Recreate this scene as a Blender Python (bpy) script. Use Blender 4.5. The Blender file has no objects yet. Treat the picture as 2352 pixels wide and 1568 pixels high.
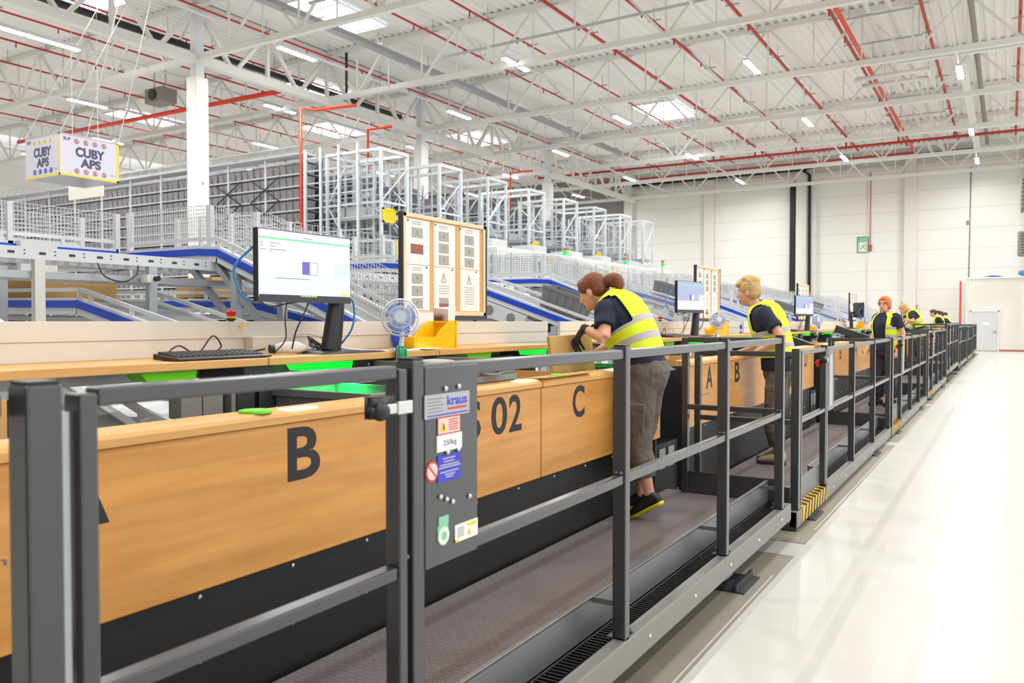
import bpy, bmesh, math, random
from mathutils import Vector as V, Matrix
random.seed(7)
C = bpy.context.scene.collection
SC = bpy.context.scene
# ---------------------------------------------------------------- camera, world, light, exposure
F_PX = 1875.0
cd = bpy.data.cameras.new('camera'); cam = bpy.data.objects.new('camera', cd); C.objects.link(cam)
cam.location = (0, 0, 1.6)
cam.rotation_euler = (math.radians(90 - 1.4054), 0, math.radians(31.292))
cd.sensor_fit = 'HORIZONTAL'; cd.sensor_width = 36.0; cd.lens = F_PX / 2352 * 36
cd.clip_end = 300; cd.clip_start = 0.05
cd.dof.use_dof = True; cd.dof.focus_distance = 5.4; cd.dof.aperture_fstop = 4.0
SC.camera = cam
SC.view_settings.view_transform = 'Standard'; SC.view_settings.look = 'None'
SC.view_settings.gamma = 1.0; SC.view_settings.use_curve_mapping = False
SC.view_settings.exposure = 0.52
SC.cycles.use_denoising = True
SC.cycles.max_bounces = 8; SC.cycles.diffuse_bounces = 5; SC.cycles.sample_clamp_indirect = 6
w = bpy.data.worlds.new('sky'); SC.world = w; w.use_nodes = True
bg = w.node_tree.nodes['Background']; bg.inputs[0].default_value = (0.93, 0.96, 1.0, 1); bg.inputs[1].default_value = 1.2
LAMP_W = 165.0
# lamp rows: X of the row, list of Y along it (linear LED fixtures under the roof, Z about 10)
LAMP_ROWS = [(-35.8, (5, 14, 22.8, 31.5, 40.3, 49)), (-30.3, (1, 9.7, 18.5, 27.3, 36, 44.8)), (-24.6, (5.2, 12.4, 14.0, 22.9, 31.6, 40.3, 49)),
             (-19.1, (1.0, 9.8, 18.5, 27.3, 36.1, 44.7)), (-13.8, (5.3, 14.1, 22.95, 31.5, 40.3, 49)), (-7.3, (0.8, 9.6, 18.4, 27.2, 35.9, 44.8)),
             (-1.5, (5, 14, 22.7, 31.4, 41.4, 49)), (4.3, (0.5, 9.3, 18, 27, 36, 45)), (9.5, (5, 14, 23, 32, 41, 49)), (-42, (5, 14, 23, 32, 41))]
def lamp_light(x, y, z):
    l = bpy.data.lights.new('tube_light', 'AREA'); l.shape = 'RECTANGLE'; l.size = 0.16; l.size_y = 1.5; l.energy = LAMP_W
    l.color = (1.0, 0.995, 0.975); l.spread = math.radians(170)
    o = bpy.data.objects.new('tube_light', l); C.objects.link(o); o.location = (x, y, z); return o
# ---------------------------------------------------------------- helpers
def lin(h):
    h = h.lstrip('#'); r = []
    for i in (0, 2, 4):
        v = int(h[i:i+2], 16) / 255.0
        r.append(v / 12.92 if v <= 0.04045 else ((v + 0.055) / 1.055) ** 2.4)
    return (r[0], r[1], r[2], 1.0)
MATS = {}
def mat(name, col, rough=0.5, metal=0.0, noise=0.06, scale=8.0, emit=0.0, bump=0.0, bscale=60.0, trans=0.0, spec=0.5, alpha=1.0):
    m = bpy.data.materials.new(name); m.use_nodes = True
    nt = m.node_tree; b = nt.nodes['Principled BSDF']
    c = lin(col) if isinstance(col, str) else col
    tc = nt.nodes.new('ShaderNodeTexCoord')
    if noise > 0:
        n = nt.nodes.new('ShaderNodeTexNoise'); n.inputs['Scale'].default_value = scale; n.inputs['Detail'].default_value = 4
        nt.links.new(tc.outputs['Object'], n.inputs['Vector'])
        mp = nt.nodes.new('ShaderNodeMapRange'); mp.inputs['To Min'].default_value = 1 - noise; mp.inputs['To Max'].default_value = 1 + noise
        nt.links.new(n.outputs['Fac'], mp.inputs['Value'])
        mx = nt.nodes.new('ShaderNodeMix'); mx.data_type = 'RGBA'; mx.blend_type = 'MULTIPLY'; mx.inputs['Factor'].default_value = 1.0
        mx.inputs['A'].default_value = c; nt.links.new(mp.outputs['Result'], mx.inputs['B']); nt.links.new(mx.outputs['Result'], b.inputs['Base Color'])
    else: b.inputs['Base Color'].default_value = c
    b.inputs['Roughness'].default_value = rough; b.inputs['Metallic'].default_value = metal
    b.inputs['Specular IOR Level'].default_value = spec
    if emit > 0:
        b.inputs['Base Color'].default_value = (c[0]*.15, c[1]*.15, c[2]*.15, 1)
        b.inputs['Emission Color'].default_value = c; b.inputs['Emission Strength'].default_value = emit
    if bump > 0:
        n2 = nt.nodes.new('ShaderNodeTexNoise'); n2.inputs['Scale'].default_value = bscale; n2.inputs['Detail'].default_value = 3
        nt.links.new(tc.outputs['Object'], n2.inputs['Vector'])
        bp = nt.nodes.new('ShaderNodeBump'); bp.inputs['Strength'].default_value = bump; bp.inputs['Distance'].default_value = 0.02
        nt.links.new(n2.outputs['Fac'], bp.inputs['Height']); nt.links.new(bp.outputs['Normal'], b.inputs['Normal'])
    if trans > 0: b.inputs['Transmission Weight'].default_value = trans
    if alpha < 1: b.inputs['Alpha'].default_value = alpha
    MATS[name] = m; return m
def catmull(pts, n=6):
    pts = [V(p) for p in pts]
    if len(pts) < 3: return pts
    out = []
    P = [pts[0] * 2 - pts[1]] + pts + [pts[-1] * 2 - pts[-2]]
    for i in range(1, len(P) - 2):
        for k in range(n):
            t = k / n; a, b, c, d = P[i-1], P[i], P[i+1], P[i+2]
            out.append(0.5 * ((2*b) + (c-a)*t + (2*a-5*b+4*c-d)*t*t + (3*b-a-3*c+d)*t**3))
    out.append(pts[-1]); return out
class MB:
    def __init__(s): s.bm = bmesh.new(); s.mi = 0
    def face(s, vs):
        try:
            f = s.bm.faces.new(vs); f.material_index = s.mi; return f
        except ValueError: return None
    def hexa(s, c):
        v = [s.bm.verts.new(p) for p in c]
        for q in ((0,3,2,1), (4,5,6,7), (0,1,5,4), (1,2,6,5), (2,3,7,6), (3,0,4,7)): s.face([v[i] for i in q])
        return s
    def box(s, x0, x1, y0, y1, z0, z1):
        x0, x1 = min(x0,x1), max(x0,x1); y0, y1 = min(y0,y1), max(y0,y1); z0, z1 = min(z0,z1), max(z0,z1)
        return s.hexa([(x0,y0,z0),(x1,y0,z0),(x1,y1,z0),(x0,y1,z0),(x0,y0,z1),(x1,y0,z1),(x1,y1,z1),(x0,y1,z1)])
    def bar(s, p, q, w, h, up=(0,0,1)):
        p, q = V(p), V(q); d = (q - p).normalized(); u = V(up)
        if abs(d.dot(u)) > 0.99: u = V((0,1,0))
        a = d.cross(u).normalized() * (w/2); b = a.cross(d).normalized() * (h/2)
        return s.hexa([p-a-b, p+a-b, q+a-b, q-a-b, p-a+b, p+a+b, q+a+b, q-a+b])
    def loft(s, rings, caps=True, close=True):
        R = [[s.bm.verts.new(p) for p in r] for r in rings]; n = len(R[0])
        for a, b in zip(R, R[1:]):
            for i in range(n if close else n - 1):
                j = (i + 1) % n; s.face([a[i], a[j], b[j], b[i]])
        if caps: s.face(list(reversed(R[0]))); s.face(R[-1])
        return R
    def tube(s, pts, r, n=8, smooth=0, caps=True, flat=1.0):
        pts = catmull(pts, smooth) if smooth else [V(p) for p in pts]
        N = len(pts); rr = r if isinstance(r, (list, tuple)) else [r] * N
        if len(rr) != N:
            k = len(rr) - 1; rr = [rr[min(k-1, int(i/(N-1)*k))] + (rr[min(k, int(i/(N-1)*k)+1)] - rr[min(k-1, int(i/(N-1)*k))]) * (i/(N-1)*k - min(k-1, int(i/(N-1)*k))) for i in range(N)]
        rings = []; ref = None
        for i, p in enumerate(pts):
            d = (pts[min(i+1, N-1)] - pts[max(i-1, 0)]).normalized()
            if ref is None:
                ref = V((0,0,1)) if abs(d.z) < 0.9 else V((1,0,0))
            a = d.cross(ref).normalized(); b = a.cross(d).normalized(); ref = b
            rings.append([p + (a*math.cos(2*math.pi*k/n) + b*math.sin(2*math.pi*k/n)*flat) * rr[i] for k in range(n)])
        s.loft(rings, caps); return s
    def cyl(s, p, q, r, r2=None, n=16): return s.tube([p, q], [r, r if r2 is None else r2], n)
    def lathe(s, prof, c=(0,0,0), ax='Z', n=24, caps=True):
        rings = []
        for r, h in prof:
            ring = []
            for k in range(n):
                a = 2*math.pi*k/n; u, v = r*math.cos(a), r*math.sin(a)
                ring.append(V(c) + (V((u,v,h)) if ax == 'Z' else V((h,u,v)) if ax == 'X' else V((v,h,u))))
            rings.append(ring)
        s.loft(rings, caps); return s
    def sph(s, c, rx, ry=None, rz=None, nu=16, nv=10, M=None):
        ry = rx if ry is None else ry; rz = rx if rz is None else rz; c = V(c); rings = []
        for j in range(1, nv):
            t = math.pi*j/nv; ring = []
            for k in range(nu):
                a = 2*math.pi*k/nu
                q = V((rx*math.sin(t)*math.cos(a), ry*math.sin(t)*math.sin(a), -rz*math.cos(t)))
                ring.append(c + (M @ q if M else q))
            rings.append(ring)
        s.loft(rings, True); return s
    def prism(s, poly, ax, d0, d1):
        f = {'X': lambda u, v, d: (d, u, v), 'Y': lambda u, v, d: (u, d, v), 'Z': lambda u, v, d: (u, v, d)}[ax]
        s.loft([[f(u, v, d0) for u, v in poly], [f(u, v, d1) for u, v in poly]], True); return s
    def build(s, name, m, parent=None, smooth=False, bevel=0.0, local=False, label=None):
        bmesh.ops.recalc_face_normals(s.bm, faces=s.bm.faces[:])
        me = bpy.data.meshes.new(name)
        if parent is not None and not local:
            L = rootloc(parent)
            if L.length > 0: bmesh.ops.translate(s.bm, verts=s.bm.verts[:], vec=-L)
        if smooth:
            for f in s.bm.faces: f.smooth = True
        s.bm.to_mesh(me); s.bm.free()
        for x in (m if isinstance(m, (list, tuple)) else [m]): me.materials.append(MATS[x] if isinstance(x, str) else x)
        o = bpy.data.objects.new(name, me); C.objects.link(o)
        if parent is not None: o.parent = parent
        if smooth == 'auto':
            es = o.modifiers.new('split', 'EDGE_SPLIT'); es.split_angle = math.radians(38)
        if bevel > 0:
            bv = o.modifiers.new('bevel', 'BEVEL'); bv.width = bevel; bv.segments = 2; bv.limit_method = 'ANGLE'; bv.angle_limit = math.radians(40)
        if label: o['label'] = label
        return o
def rootloc(o):
    L = V((0,0,0))
    while o is not None: L += V(o.location); o = o.parent
    return L
def tag(o, label=None, cat=None, group=None, kind=None):
    if label: o['label'] = label
    if cat: o['category'] = cat
    if group: o['group'] = group
    if kind: o['kind'] = kind
    return o
def thing(name, label, cat, loc=(0,0,0), group=None):
    o = bpy.data.objects.new(name, None); C.objects.link(o); o.location = loc; o.empty_display_size = 0.1
    return tag(o, label, cat, group)
KIDS = {}
def copy_tree(o, off=(0,0,0), label=None, group=None, parent=None, skip=()):
    c = o.copy(); C.objects.link(c)
    if parent is None:
        c.location = V(o.location) + V(off)
        if label: c['label'] = label
        if group: c['group'] = group
    else: c.parent = parent
    for ch in o.children:
        if ch.name.split('.')[0] in skip: continue
        copy_tree(ch, parent=c, skip=skip)
    return c
def text(s, name, m, parent, box, face='X+', at=0.0, bold=0.0, thick=0.0008, label=None):
    # box = (u0, u1, v0, v1) in the plane; 'X+' : u=Y, v=Z on the plane x=at, seen from +X ; 'Y-' : u=X, v=Z on plane y=at seen from -Y
    cu = bpy.data.curves.new('t', 'FONT'); cu.body = s; cu.size = 1; cu.offset = bold; cu.extrude = 0.0; cu.resolution_u = 4
    o = bpy.data.objects.new('t', cu); C.objects.link(o)
    dg = bpy.context.evaluated_depsgraph_get()
    me = bpy.data.meshes.new_from_object(o.evaluated_get(dg)); bpy.data.objects.remove(o); bpy.data.curves.remove(cu)
    bm = bmesh.new(); bm.from_mesh(me); bpy.data.meshes.remove(me)
    for f in bm.faces: f.smooth = False
    r = bmesh.ops.extrude_face_region(bm, geom=bm.faces[:])
    bmesh.ops.translate(bm, verts=[v for v in r['geom'] if isinstance(v, bmesh.types.BMVert)], vec=(0, 0, 1))
    xs = [v.co.x for v in bm.verts]; ys = [v.co.y for v in bm.verts]
    if not xs: bm.free(); return None
    x0, x1, y0, y1 = min(xs), max(xs), min(ys), max(ys); u0, u1, v0, v1 = box
    for v in bm.verts:
        u = u0 + (v.co.x - x0) / (x1 - x0) * (u1 - u0); q = v0 + (v.co.y - y0) / (y1 - y0) * (v1 - v0); d = v.co.z * thick
        v.co = {'X+': V((at + d, u, q)), 'Y-': V((u, at - d, q)), 'Z+': V((u, q, at + d))}[face]
    mb = MB(); mb.bm.free(); mb.bm = bm
    return mb.build(name, m, parent, label=label)
ORD = ['first','second','third','fourth','fifth','sixth','seventh','eighth','ninth','tenth','eleventh','twelfth']
# ---------------------------------------------------------------- materials
mat('white_paint', '#e2e1dc', 0.45, noise=0.03)
mat('white_steel', '#d9dcde', 0.4, noise=0.03)
mat('warm_white', '#dcd9d0', 0.5, noise=0.02)
mat('roof_white', '#eeeeea', 0.5, noise=0.03, scale=0.6)
mat('grey_wall', '#8e8c8c', 0.6, noise=0.05, scale=0.8)
mat('beige_panel', '#d9d2c6', 0.5, noise=0.02)
mat('rail_grey', '#34373a', 0.3, noise=0.05, scale=20, spec=0.7)
mat('beam_grey', '#8b8a86', 0.45, 0.3, noise=0.05)
mat('toe_grey', '#74777a', 0.35, 0.5, noise=0.05)
mat('black_steel', '#1d1d1f', 0.45, noise=0.1)
mat('black_plastic', '#18181a', 0.4, noise=0.08)
mat('dark_steel', '#35373a', 0.45, noise=0.08)
mat('zinc', '#b4babd', 0.38, 0.55, noise=0.1, scale=14)
mat('zinc_pale', '#b9bfc2', 0.4, 0.35, noise=0.08, scale=14)
mat('bolt', '#d8d8d4', 0.3, 0.8, noise=0.04)
mat('blue', '#1048c8', 0.38, noise=0.05)
mat('belt', '#84868a', 0.7, noise=0.06)
mat('tote_grey', '#77787a', 0.5, noise=0.06)
mat('tote_dark', '#66696b', 0.5, noise=0.06)
mat('tote_brown', '#7b7472', 0.5, noise=0.06)
mat('bin_grey', '#8b888b', 0.55, noise=0.12, scale=3)
mat('tower_steel', '#cfd5da', 0.4, 0.2, noise=0.08, scale=6)
mat('bin_far', '#646872', 0.55, noise=0.15, scale=1.2)
mat('red_pipe', '#b02a1c', 0.4, noise=0.06)
mat('orange_pipe', '#e2401c', 0.4, noise=0.05)
mat('yellow', '#f5c400', 0.42, noise=0.04)
mat('yellow_guard', '#f0d21e', 0.5, noise=0.05)
mat('lime', '#6fd410', 0.45, noise=0.03)
mat('green_bin', '#0c8a3c', 0.45, noise=0.05)
mat('green_led', (0.0, 0.7, 0.12, 1), 0.4, noise=0, emit=1.3)
mat('led_white', (0.35, 1.0, 0.62, 1), 0.4, noise=0, emit=2.2)
mat('green_led_soft', (0.0, 0.75, 0.03, 1), 0.4, noise=0, emit=0.85)
mat('red', '#d8281c', 0.4, noise=0.04)
mat('cardboard', '#cfa668', 0.7, noise=0.05, scale=20)
mat('cardboard_in', '#c59a5c', 0.75, noise=0.05, scale=20)
mat('cork', '#dcab70', 0.8, noise=0.12, scale=120)
mat('pine', '#e8d2ad', 0.55, noise=0.06, scale=20)
mat('paper', '#f0ede8', 0.7, noise=0.01)
mat('photo_grey', '#a9a8a0', 0.6, noise=0.08, scale=30)
mat('photo_red', '#9b5b48', 0.6, noise=0.35, scale=60)
mat('ink', '#2a2728', 0.6, noise=0.03)
mat('ink_grey', '#77757a', 0.6, noise=0.02)
mat('ink_purple', '#4d4a66', 0.5, noise=0.02)
mat('blue_label', '#3b43c4', 0.5, noise=0.02)
mat('label_grey', '#b4b3b8', 0.45, noise=0.02)
mat('label_red', '#c8463c', 0.5, noise=0.02)
mat('label_pink', '#f0cfc9', 0.5, noise=0.02)
mat('label_green', '#8fcaa0', 0.5, noise=0.02)
mat('label_pale', '#d6ecd6', 0.5, noise=0.02)
mat('sign_white', '#cfd0de', 0.4, noise=0.01)
mat('sign_blue', '#2f5bc0', 0.4, noise=0.01)
mat('exit_green', '#1fa060', 0.4, noise=0.02)
mat('lamp_emit', (1, 0.985, 0.94, 1), 0.4, noise=0, emit=16.0)
mat('door_grey', '#c9cbca', 0.45, noise=0.02)
mat('heater_grey', '#8a8680', 0.5, noise=0.08)
mat('duct_grey', '#a3a8ad', 0.4, 0.3, noise=0.05)
mat('cable_blue', '#3f8fce', 0.45, noise=0.02)
mat('cable_green', '#159c66', 0.5, noise=0.15, scale=60)
mat('fan_white', '#dfe3ee', 0.35, noise=0.02)
mat('fan_blade', '#9db2ee', 0.3, noise=0.02, alpha=0.6)
mat('skin', '#e0a889', 0.5, noise=0.04, scale=20, spec=0.35)
mat('lip', '#c4756a', 0.45, noise=0.02)
mat('navy', '#1d2338', 0.85, noise=0.08, scale=30, bump=0.15, bscale=25)
mat('hi_vis', '#dff01a', 0.65, noise=0.05, scale=6, bump=0.2, bscale=14)
mat('reflect', '#b5afaa', 0.4, noise=0.05, scale=30, bump=0.1, bscale=14)
mat('trouser', '#655c55', 0.85, noise=0.1, scale=20, bump=0.35, bscale=16)
mat('trouser_dark', '#34343a', 0.85, noise=0.1, scale=20, bump=0.3, bscale=16)
mat('hair_brown', '#7a3f22', 0.5, noise=0.3, scale=30, bump=0.5, bscale=60)
mat('hair_blonde', '#c9a468', 0.55, noise=0.3, scale=40, bump=0.6, bscale=50)
mat('hair_red', '#e0661c', 0.5, noise=0.2, scale=30, bump=0.4, bscale=50)
mat('hair_dark', '#4a2a20', 0.5, noise=0.2, scale=30, bump=0.4, bscale=50)
mat('shoe_black', '#1a1a1b', 0.55, noise=0.15, scale=60)
mat('shoe_beige', '#b5a58e', 0.7, noise=0.08, scale=30)
mat('sole_yellow', '#d8c21c', 0.5, noise=0.05)
mat('sole_dark', '#2a2522', 0.6, noise=0.05)
mat('glove', '#2b272a', 0.75, noise=0.15, scale=60, bump=0.2, bscale=120)
def mnode(name): return MATS[name].node_tree
def wood(name, c1, c2):
    m = mat(name, c1, 0.32, noise=0); nt = m.node_tree; b = nt.nodes['Principled BSDF']
    tc = nt.nodes.new('ShaderNodeTexCoord'); mp = nt.nodes.new('ShaderNodeMapping'); mp.inputs['Scale'].default_value = (1.0, 0.9, 9.0)
    nt.links.new(tc.outputs['Object'], mp.inputs['Vector'])
    n = nt.nodes.new('ShaderNodeTexNoise'); n.inputs['Scale'].default_value = 2.2; n.inputs['Detail'].default_value = 6; n.inputs['Roughness'].default_value = 0.6
    nt.links.new(mp.outputs['Vector'], n.inputs['Vector'])
    mp2 = nt.nodes.new('ShaderNodeMapping'); mp2.inputs['Scale'].default_value = (1, 1.2, 22.0); mp2.inputs['Rotation'].default_value = (0, 0, 0)
    br = nt.nodes.new('ShaderNodeTexWave'); br.bands_direction = 'Z'; br.inputs['Scale'].default_value = 9; br.inputs['Distortion'].default_value = 3; br.inputs['Detail'].default_value = 3
    nt.links.new(mp.outputs['Vector'], br.inputs['Vector'])
    st = nt.nodes.new('ShaderNodeTexBrick'); st.inputs['Scale'].default_value = 1.0; st.inputs['Brick Width'].default_value = 1.7; st.inputs['Row Height'].default_value = 0.075; st.inputs['Mortar Size'].default_value = 0.0
    st.inputs['Color1'].default_value = (0.93, 0.93, 0.93, 1); st.inputs['Color2'].default_value = (1.05, 1.05, 1.05, 1)
    cm = nt.nodes.new('ShaderNodeSeparateXYZ'); cb = nt.nodes.new('ShaderNodeCombineXYZ'); nt.links.new(tc.outputs['Object'], cm.inputs[0])
    nt.links.new(cm.outputs['Y'], cb.inputs['X']); nt.links.new(cm.outputs['Z'], cb.inputs['Y']); nt.links.new(cb.outputs[0], st.inputs['Vector'])
    rp = nt.nodes.new('ShaderNodeMix'); rp.data_type = 'RGBA'; rp.inputs['A'].default_value = lin(c1); rp.inputs['B'].default_value = lin(c2)
    ad = nt.nodes.new('ShaderNodeMath'); ad.operation = 'MULTIPLY_ADD'; ad.inputs[1].default_value = 0.25; nt.links.new(br.outputs['Fac'], ad.inputs[0])
    mr = nt.nodes.new('ShaderNodeMapRange'); mr.inputs['From Min'].default_value = 0.35; mr.inputs['From Max'].default_value = 0.75; mr.inputs['To Max'].default_value = 0.8
    nt.links.new(n.outputs['Fac'], mr.inputs['Value']); nt.links.new(mr.outputs['Result'], ad.inputs[2]); nt.links.new(ad.outputs[0], rp.inputs['Factor'])
    ml = nt.nodes.new('ShaderNodeMix'); ml.data_type = 'RGBA'; ml.blend_type = 'MULTIPLY'; ml.inputs['Factor'].default_value = 1
    nt.links.new(rp.outputs['Result'], ml.inputs['A']); nt.links.new(st.outputs['Color'], ml.inputs['B']); nt.links.new(ml.outputs['Result'], b.inputs['Base Color'])
    return m
wood('beech', '#e2a457', '#cc8a3f')
wood('beech_edge', '#e4b06c', '#d39a54').node_tree.nodes['Principled BSDF'].inputs['Roughness'].default_value = 0.48
for n_ in ('rail_grey',):
    b_ = MATS[n_].node_tree.nodes['Principled BSDF']; b_.inputs['Coat Weight'].default_value = 0.45; b_.inputs['Coat Roughness'].default_value = 0.18
# ribbed rubber deck: rows of raised bars
m = mat('deck_rubber', '#7a7273', 0.42, noise=0.06, scale=6); nt = m.node_tree; b = nt.nodes['Principled BSDF']
tc = nt.nodes.new('ShaderNodeTexCoord'); sp = nt.nodes.new('ShaderNodeTexBrick'); sp.inputs['Scale'].default_value = 1.0
sp.inputs['Brick Width'].default_value = 0.05; sp.inputs['Row Height'].default_value = 0.026; sp.inputs['Mortar Size'].default_value = 0.006; sp.inputs['Mortar Smooth'].default_value = 0.4
nt.links.new(tc.outputs['Object'], sp.inputs['Vector'])
bp = nt.nodes.new('ShaderNodeBump'); bp.inputs['Strength'].default_value = 1.0; bp.inputs['Distance'].default_value = 0.008; bp.invert = True
nt.links.new(sp.outputs['Fac'], bp.inputs['Height']); nt.links.new(bp.outputs['Normal'], b.inputs['Normal'])
# floor: polished pale concrete, large slabs
m = mat('concrete', '#c9c6c1', 0.28, noise=0); nt = m.node_tree; b = nt.nodes['Principled BSDF']
tc = nt.nodes.new('ShaderNodeTexCoord'); n1 = nt.nodes.new('ShaderNodeTexNoise'); n1.inputs['Scale'].default_value = 0.35; n1.inputs['Detail'].default_value = 6
n2 = nt.nodes.new('ShaderNodeTexNoise'); n2.inputs['Scale'].default_value = 6; n2.inputs['Detail'].default_value = 5
nt.links.new(tc.outputs['Object'], n1.inputs['Vector']); nt.links.new(tc.outputs['Object'], n2.inputs['Vector'])
a = nt.nodes.new('ShaderNodeMath'); a.operation = 'MULTIPLY_ADD'; a.inputs[1].default_value = 0.25; a.inputs[2].default_value = 0.4; nt.links.new(n2.outputs['Fac'], a.inputs[0]); a2 = nt.nodes.new('ShaderNodeMath'); a2.operation = 'ADD'; nt.links.new(n1.outputs['Fac'], a2.inputs[0]); nt.links.new(a.outputs[0], a2.inputs[1]); a = a2; n2.inputs['Detail'].default_value = 2
mr = nt.nodes.new('ShaderNodeMapRange'); mr.inputs['From Min'].default_value = 0.7; mr.inputs['From Max'].default_value = 1.3; mr.inputs['To Min'].default_value = 0.9; mr.inputs['To Max'].default_value = 1.04
nt.links.new(a.outputs[0], mr.inputs['Value']); mx = nt.nodes.new('ShaderNodeMix'); mx.data_type = 'RGBA'; mx.blend_type = 'MULTIPLY'; mx.inputs['Factor'].default_value = 1
mx.inputs['A'].default_value = lin('#c9c6c1'); nt.links.new(mr.outputs['Result'], mx.inputs['B']); nt.links.new(mx.outputs['Result'], b.inputs['Base Color'])
mr2 = nt.nodes.new('ShaderNodeMapRange'); mr2.inputs['To Min'].default_value = 0.27; mr2.inputs['To Max'].default_value = 0.35; nt.links.new(n2.outputs['Fac'], mr2.inputs['Value']); nt.links.new(mr2.outputs['Result'], b.inputs['Roughness'])
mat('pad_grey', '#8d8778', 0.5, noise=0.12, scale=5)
# wall sandwich panels with horizontal joints
m = mat('wall_panel', '#e6e4df', 0.35, noise=0); nt = m.node_tree; b = nt.nodes['Principled BSDF']
tc = nt.nodes.new('ShaderNodeTexCoord'); sx = nt.nodes.new('ShaderNodeSeparateXYZ'); nt.links.new(tc.outputs['Object'], sx.inputs[0])
md = nt.nodes.new('ShaderNodeMath'); md.operation = 'PINGPONG'; md.inputs[1].default_value = 0.575; nt.links.new(sx.outputs['Z'], md.inputs[0])
cp = nt.nodes.new('ShaderNodeMath'); cp.operation = 'LESS_THAN'; cp.inputs[1].default_value = 0.012; nt.links.new(md.outputs[0], cp.inputs[0])
mx = nt.nodes.new('ShaderNodeMix'); mx.data_type = 'RGBA'; mx.inputs['A'].default_value = lin('#e6e4df'); mx.inputs['B'].default_value = lin('#c6c3bc')
nt.links.new(cp.outputs[0], mx.inputs['Factor']); nt.links.new(mx.outputs['Result'], b.inputs['Base Color'])
# screen picture and hazard stripes are built as geometry; glass for the skylights
m = bpy.data.materials.new('skylight_glass'); m.use_nodes = True; nt = m.node_tree; nt.nodes.clear()
o_ = nt.nodes.new('ShaderNodeOutputMaterial'); t1 = nt.nodes.new('ShaderNodeBsdfTransparent'); t2 = nt.nodes.new('ShaderNodeBsdfTranslucent'); mxs = nt.nodes.new('ShaderNodeMixShader')
t1.inputs[0].default_value = (0.95, 0.97, 1, 1); t2.inputs[0].default_value = (0.95, 0.97, 1, 1); mxs.inputs[0].default_value = 0.3
nt.links.new(t1.outputs[0], mxs.inputs[1]); nt.links.new(t2.outputs[0], mxs.inputs[2]); ems = nt.nodes.new('ShaderNodeEmission'); ems.inputs[1].default_value = 0.9; ads = nt.nodes.new('ShaderNodeAddShader'); nt.links.new(mxs.outputs[0], ads.inputs[0]); nt.links.new(ems.outputs[0], ads.inputs[1]); nt.links.new(ads.outputs[0], o_.inputs[0]); MATS['skylight_glass'] = m
# ================================================================ SETTING
mb = MB(); mb.box(-60, 30, -12, 60, -0.3, 0.0); tag(mb.build('floor', 'concrete'), kind='structure')
# corrugated roof deck with skylight openings
SKY = [(-20.4, -18.4, 18.8, 22.0), (-27.2, -25.0, 25.0, 28.2), (-15.4, -13.3, 36.2, 39.5), (-25.9, -23.9, 12.9, 16.1),
       (-32.0, -29.9, 30.9, 34.0), (-26.4, -24.4, 36.5, 39.7), (-38, -36, 24, 27.2)]
mb = MB(); p = 0.3; x = -47.0; ZD = 11.78
while x < 14:
    prof = [(x, ZD), (x + .1, ZD), (x + .15, ZD + .07), (x + .25, ZD + .07), (x + .3, ZD)]
    cuts = sorted([(a[2], a[3]) for a in SKY if x + .3 > a[0] and x < a[1]]); y = -12.0; segs = []
    for c0, c1 in cuts: segs.append((y, c0)); y = c1
    segs.append((y, 54.0))
    for s0, s1 in segs:
        lo = [mb.bm.verts.new((u, s0, z)) for u, z in prof]; hi = [mb.bm.verts.new((u, s1, z)) for u, z in prof]
        for i in range(4): mb.face([lo[i], lo[i+1], hi[i+1], hi[i]])
    x += p
ceil = tag(mb.build('ceiling', 'roof_white'), kind='structure')
so = ceil.modifiers.new('thick', 'SOLIDIFY'); so.thickness = 0.02; so.offset = 1
for i, (x0, x1, y0, y1) in enumerate(SKY):
    r = thing('window_%d' % (i+1), None, None, ((x0+x1)/2, (y0+y1)/2, ZD)); tag(r, kind='structure')
    m = MB()
    for a, b, c, d in ((x0-.06, x0, y0-.06, y1+.06), (x1, x1+.06, y0-.06, y1+.06), (x0, x1, y0-.06, y0), (x0, x1, y1, y1+.06)): m.box(a, b, c, d, ZD-.03, ZD+.16)
    m.build('window_frame', 'white_steel', r)
    m = MB(); m.box(x0, x1, y0, y1, ZD+.12, ZD+.14); m.build('pane', 'skylight_glass', r)
    m = MB()
    for k in (1, 2): m.box(x0, x1, y0 + (y1-y0)*k/3 - .03, y0 + (y1-y0)*k/3 + .03, ZD+.08, ZD+.12)
    m.build('glazing_bar', 'white_steel', r)
YW = 53.0
mb = MB(); mb.box(-22.85, 16, YW, YW+.25, 0, 11.9); tag(mb.build('wall_end', 'wall_panel'), kind='structure')
mb = MB(); mb.box(-48, -22.85, YW+.4, YW+.65, 0, 11.9); mb.box(-22.95, -22.85, YW, YW+.5, 0, 11.9); tag(mb.build('wall_end_left', 'grey_wall'), kind='structure')
mb = MB(); mb.box(-48.2, -48, -12, YW+.7, 0, 12); tag(mb.build('wall_left', 'wall_panel'), kind='structure')
mb = MB(); mb.box(-48, 30, -12.2, -12, 0, 12); tag(mb.build('wall_back_unseen', 'wall_panel'), kind='structure')  # unseen wall, added behind the camera to cut the light from behind
# wall columns and trims
for i, x in enumerate((-22.6, -16.9, -11.05, -4.95, 1.0, 6.9)):
    mb = MB(); mb.box(x-.32, x+.32, YW-.35, YW+.01, 0, 11.3); tag(mb.build('trim_%d' % (i+1), 'warm_white', bevel=.02), kind='structure')
mb = MB(); mb.box(-22.8, 16, YW-.12, YW+.01, 10.5, 10.75); tag(mb.build('trim_7', 'warm_white'), kind='structure')
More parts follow.
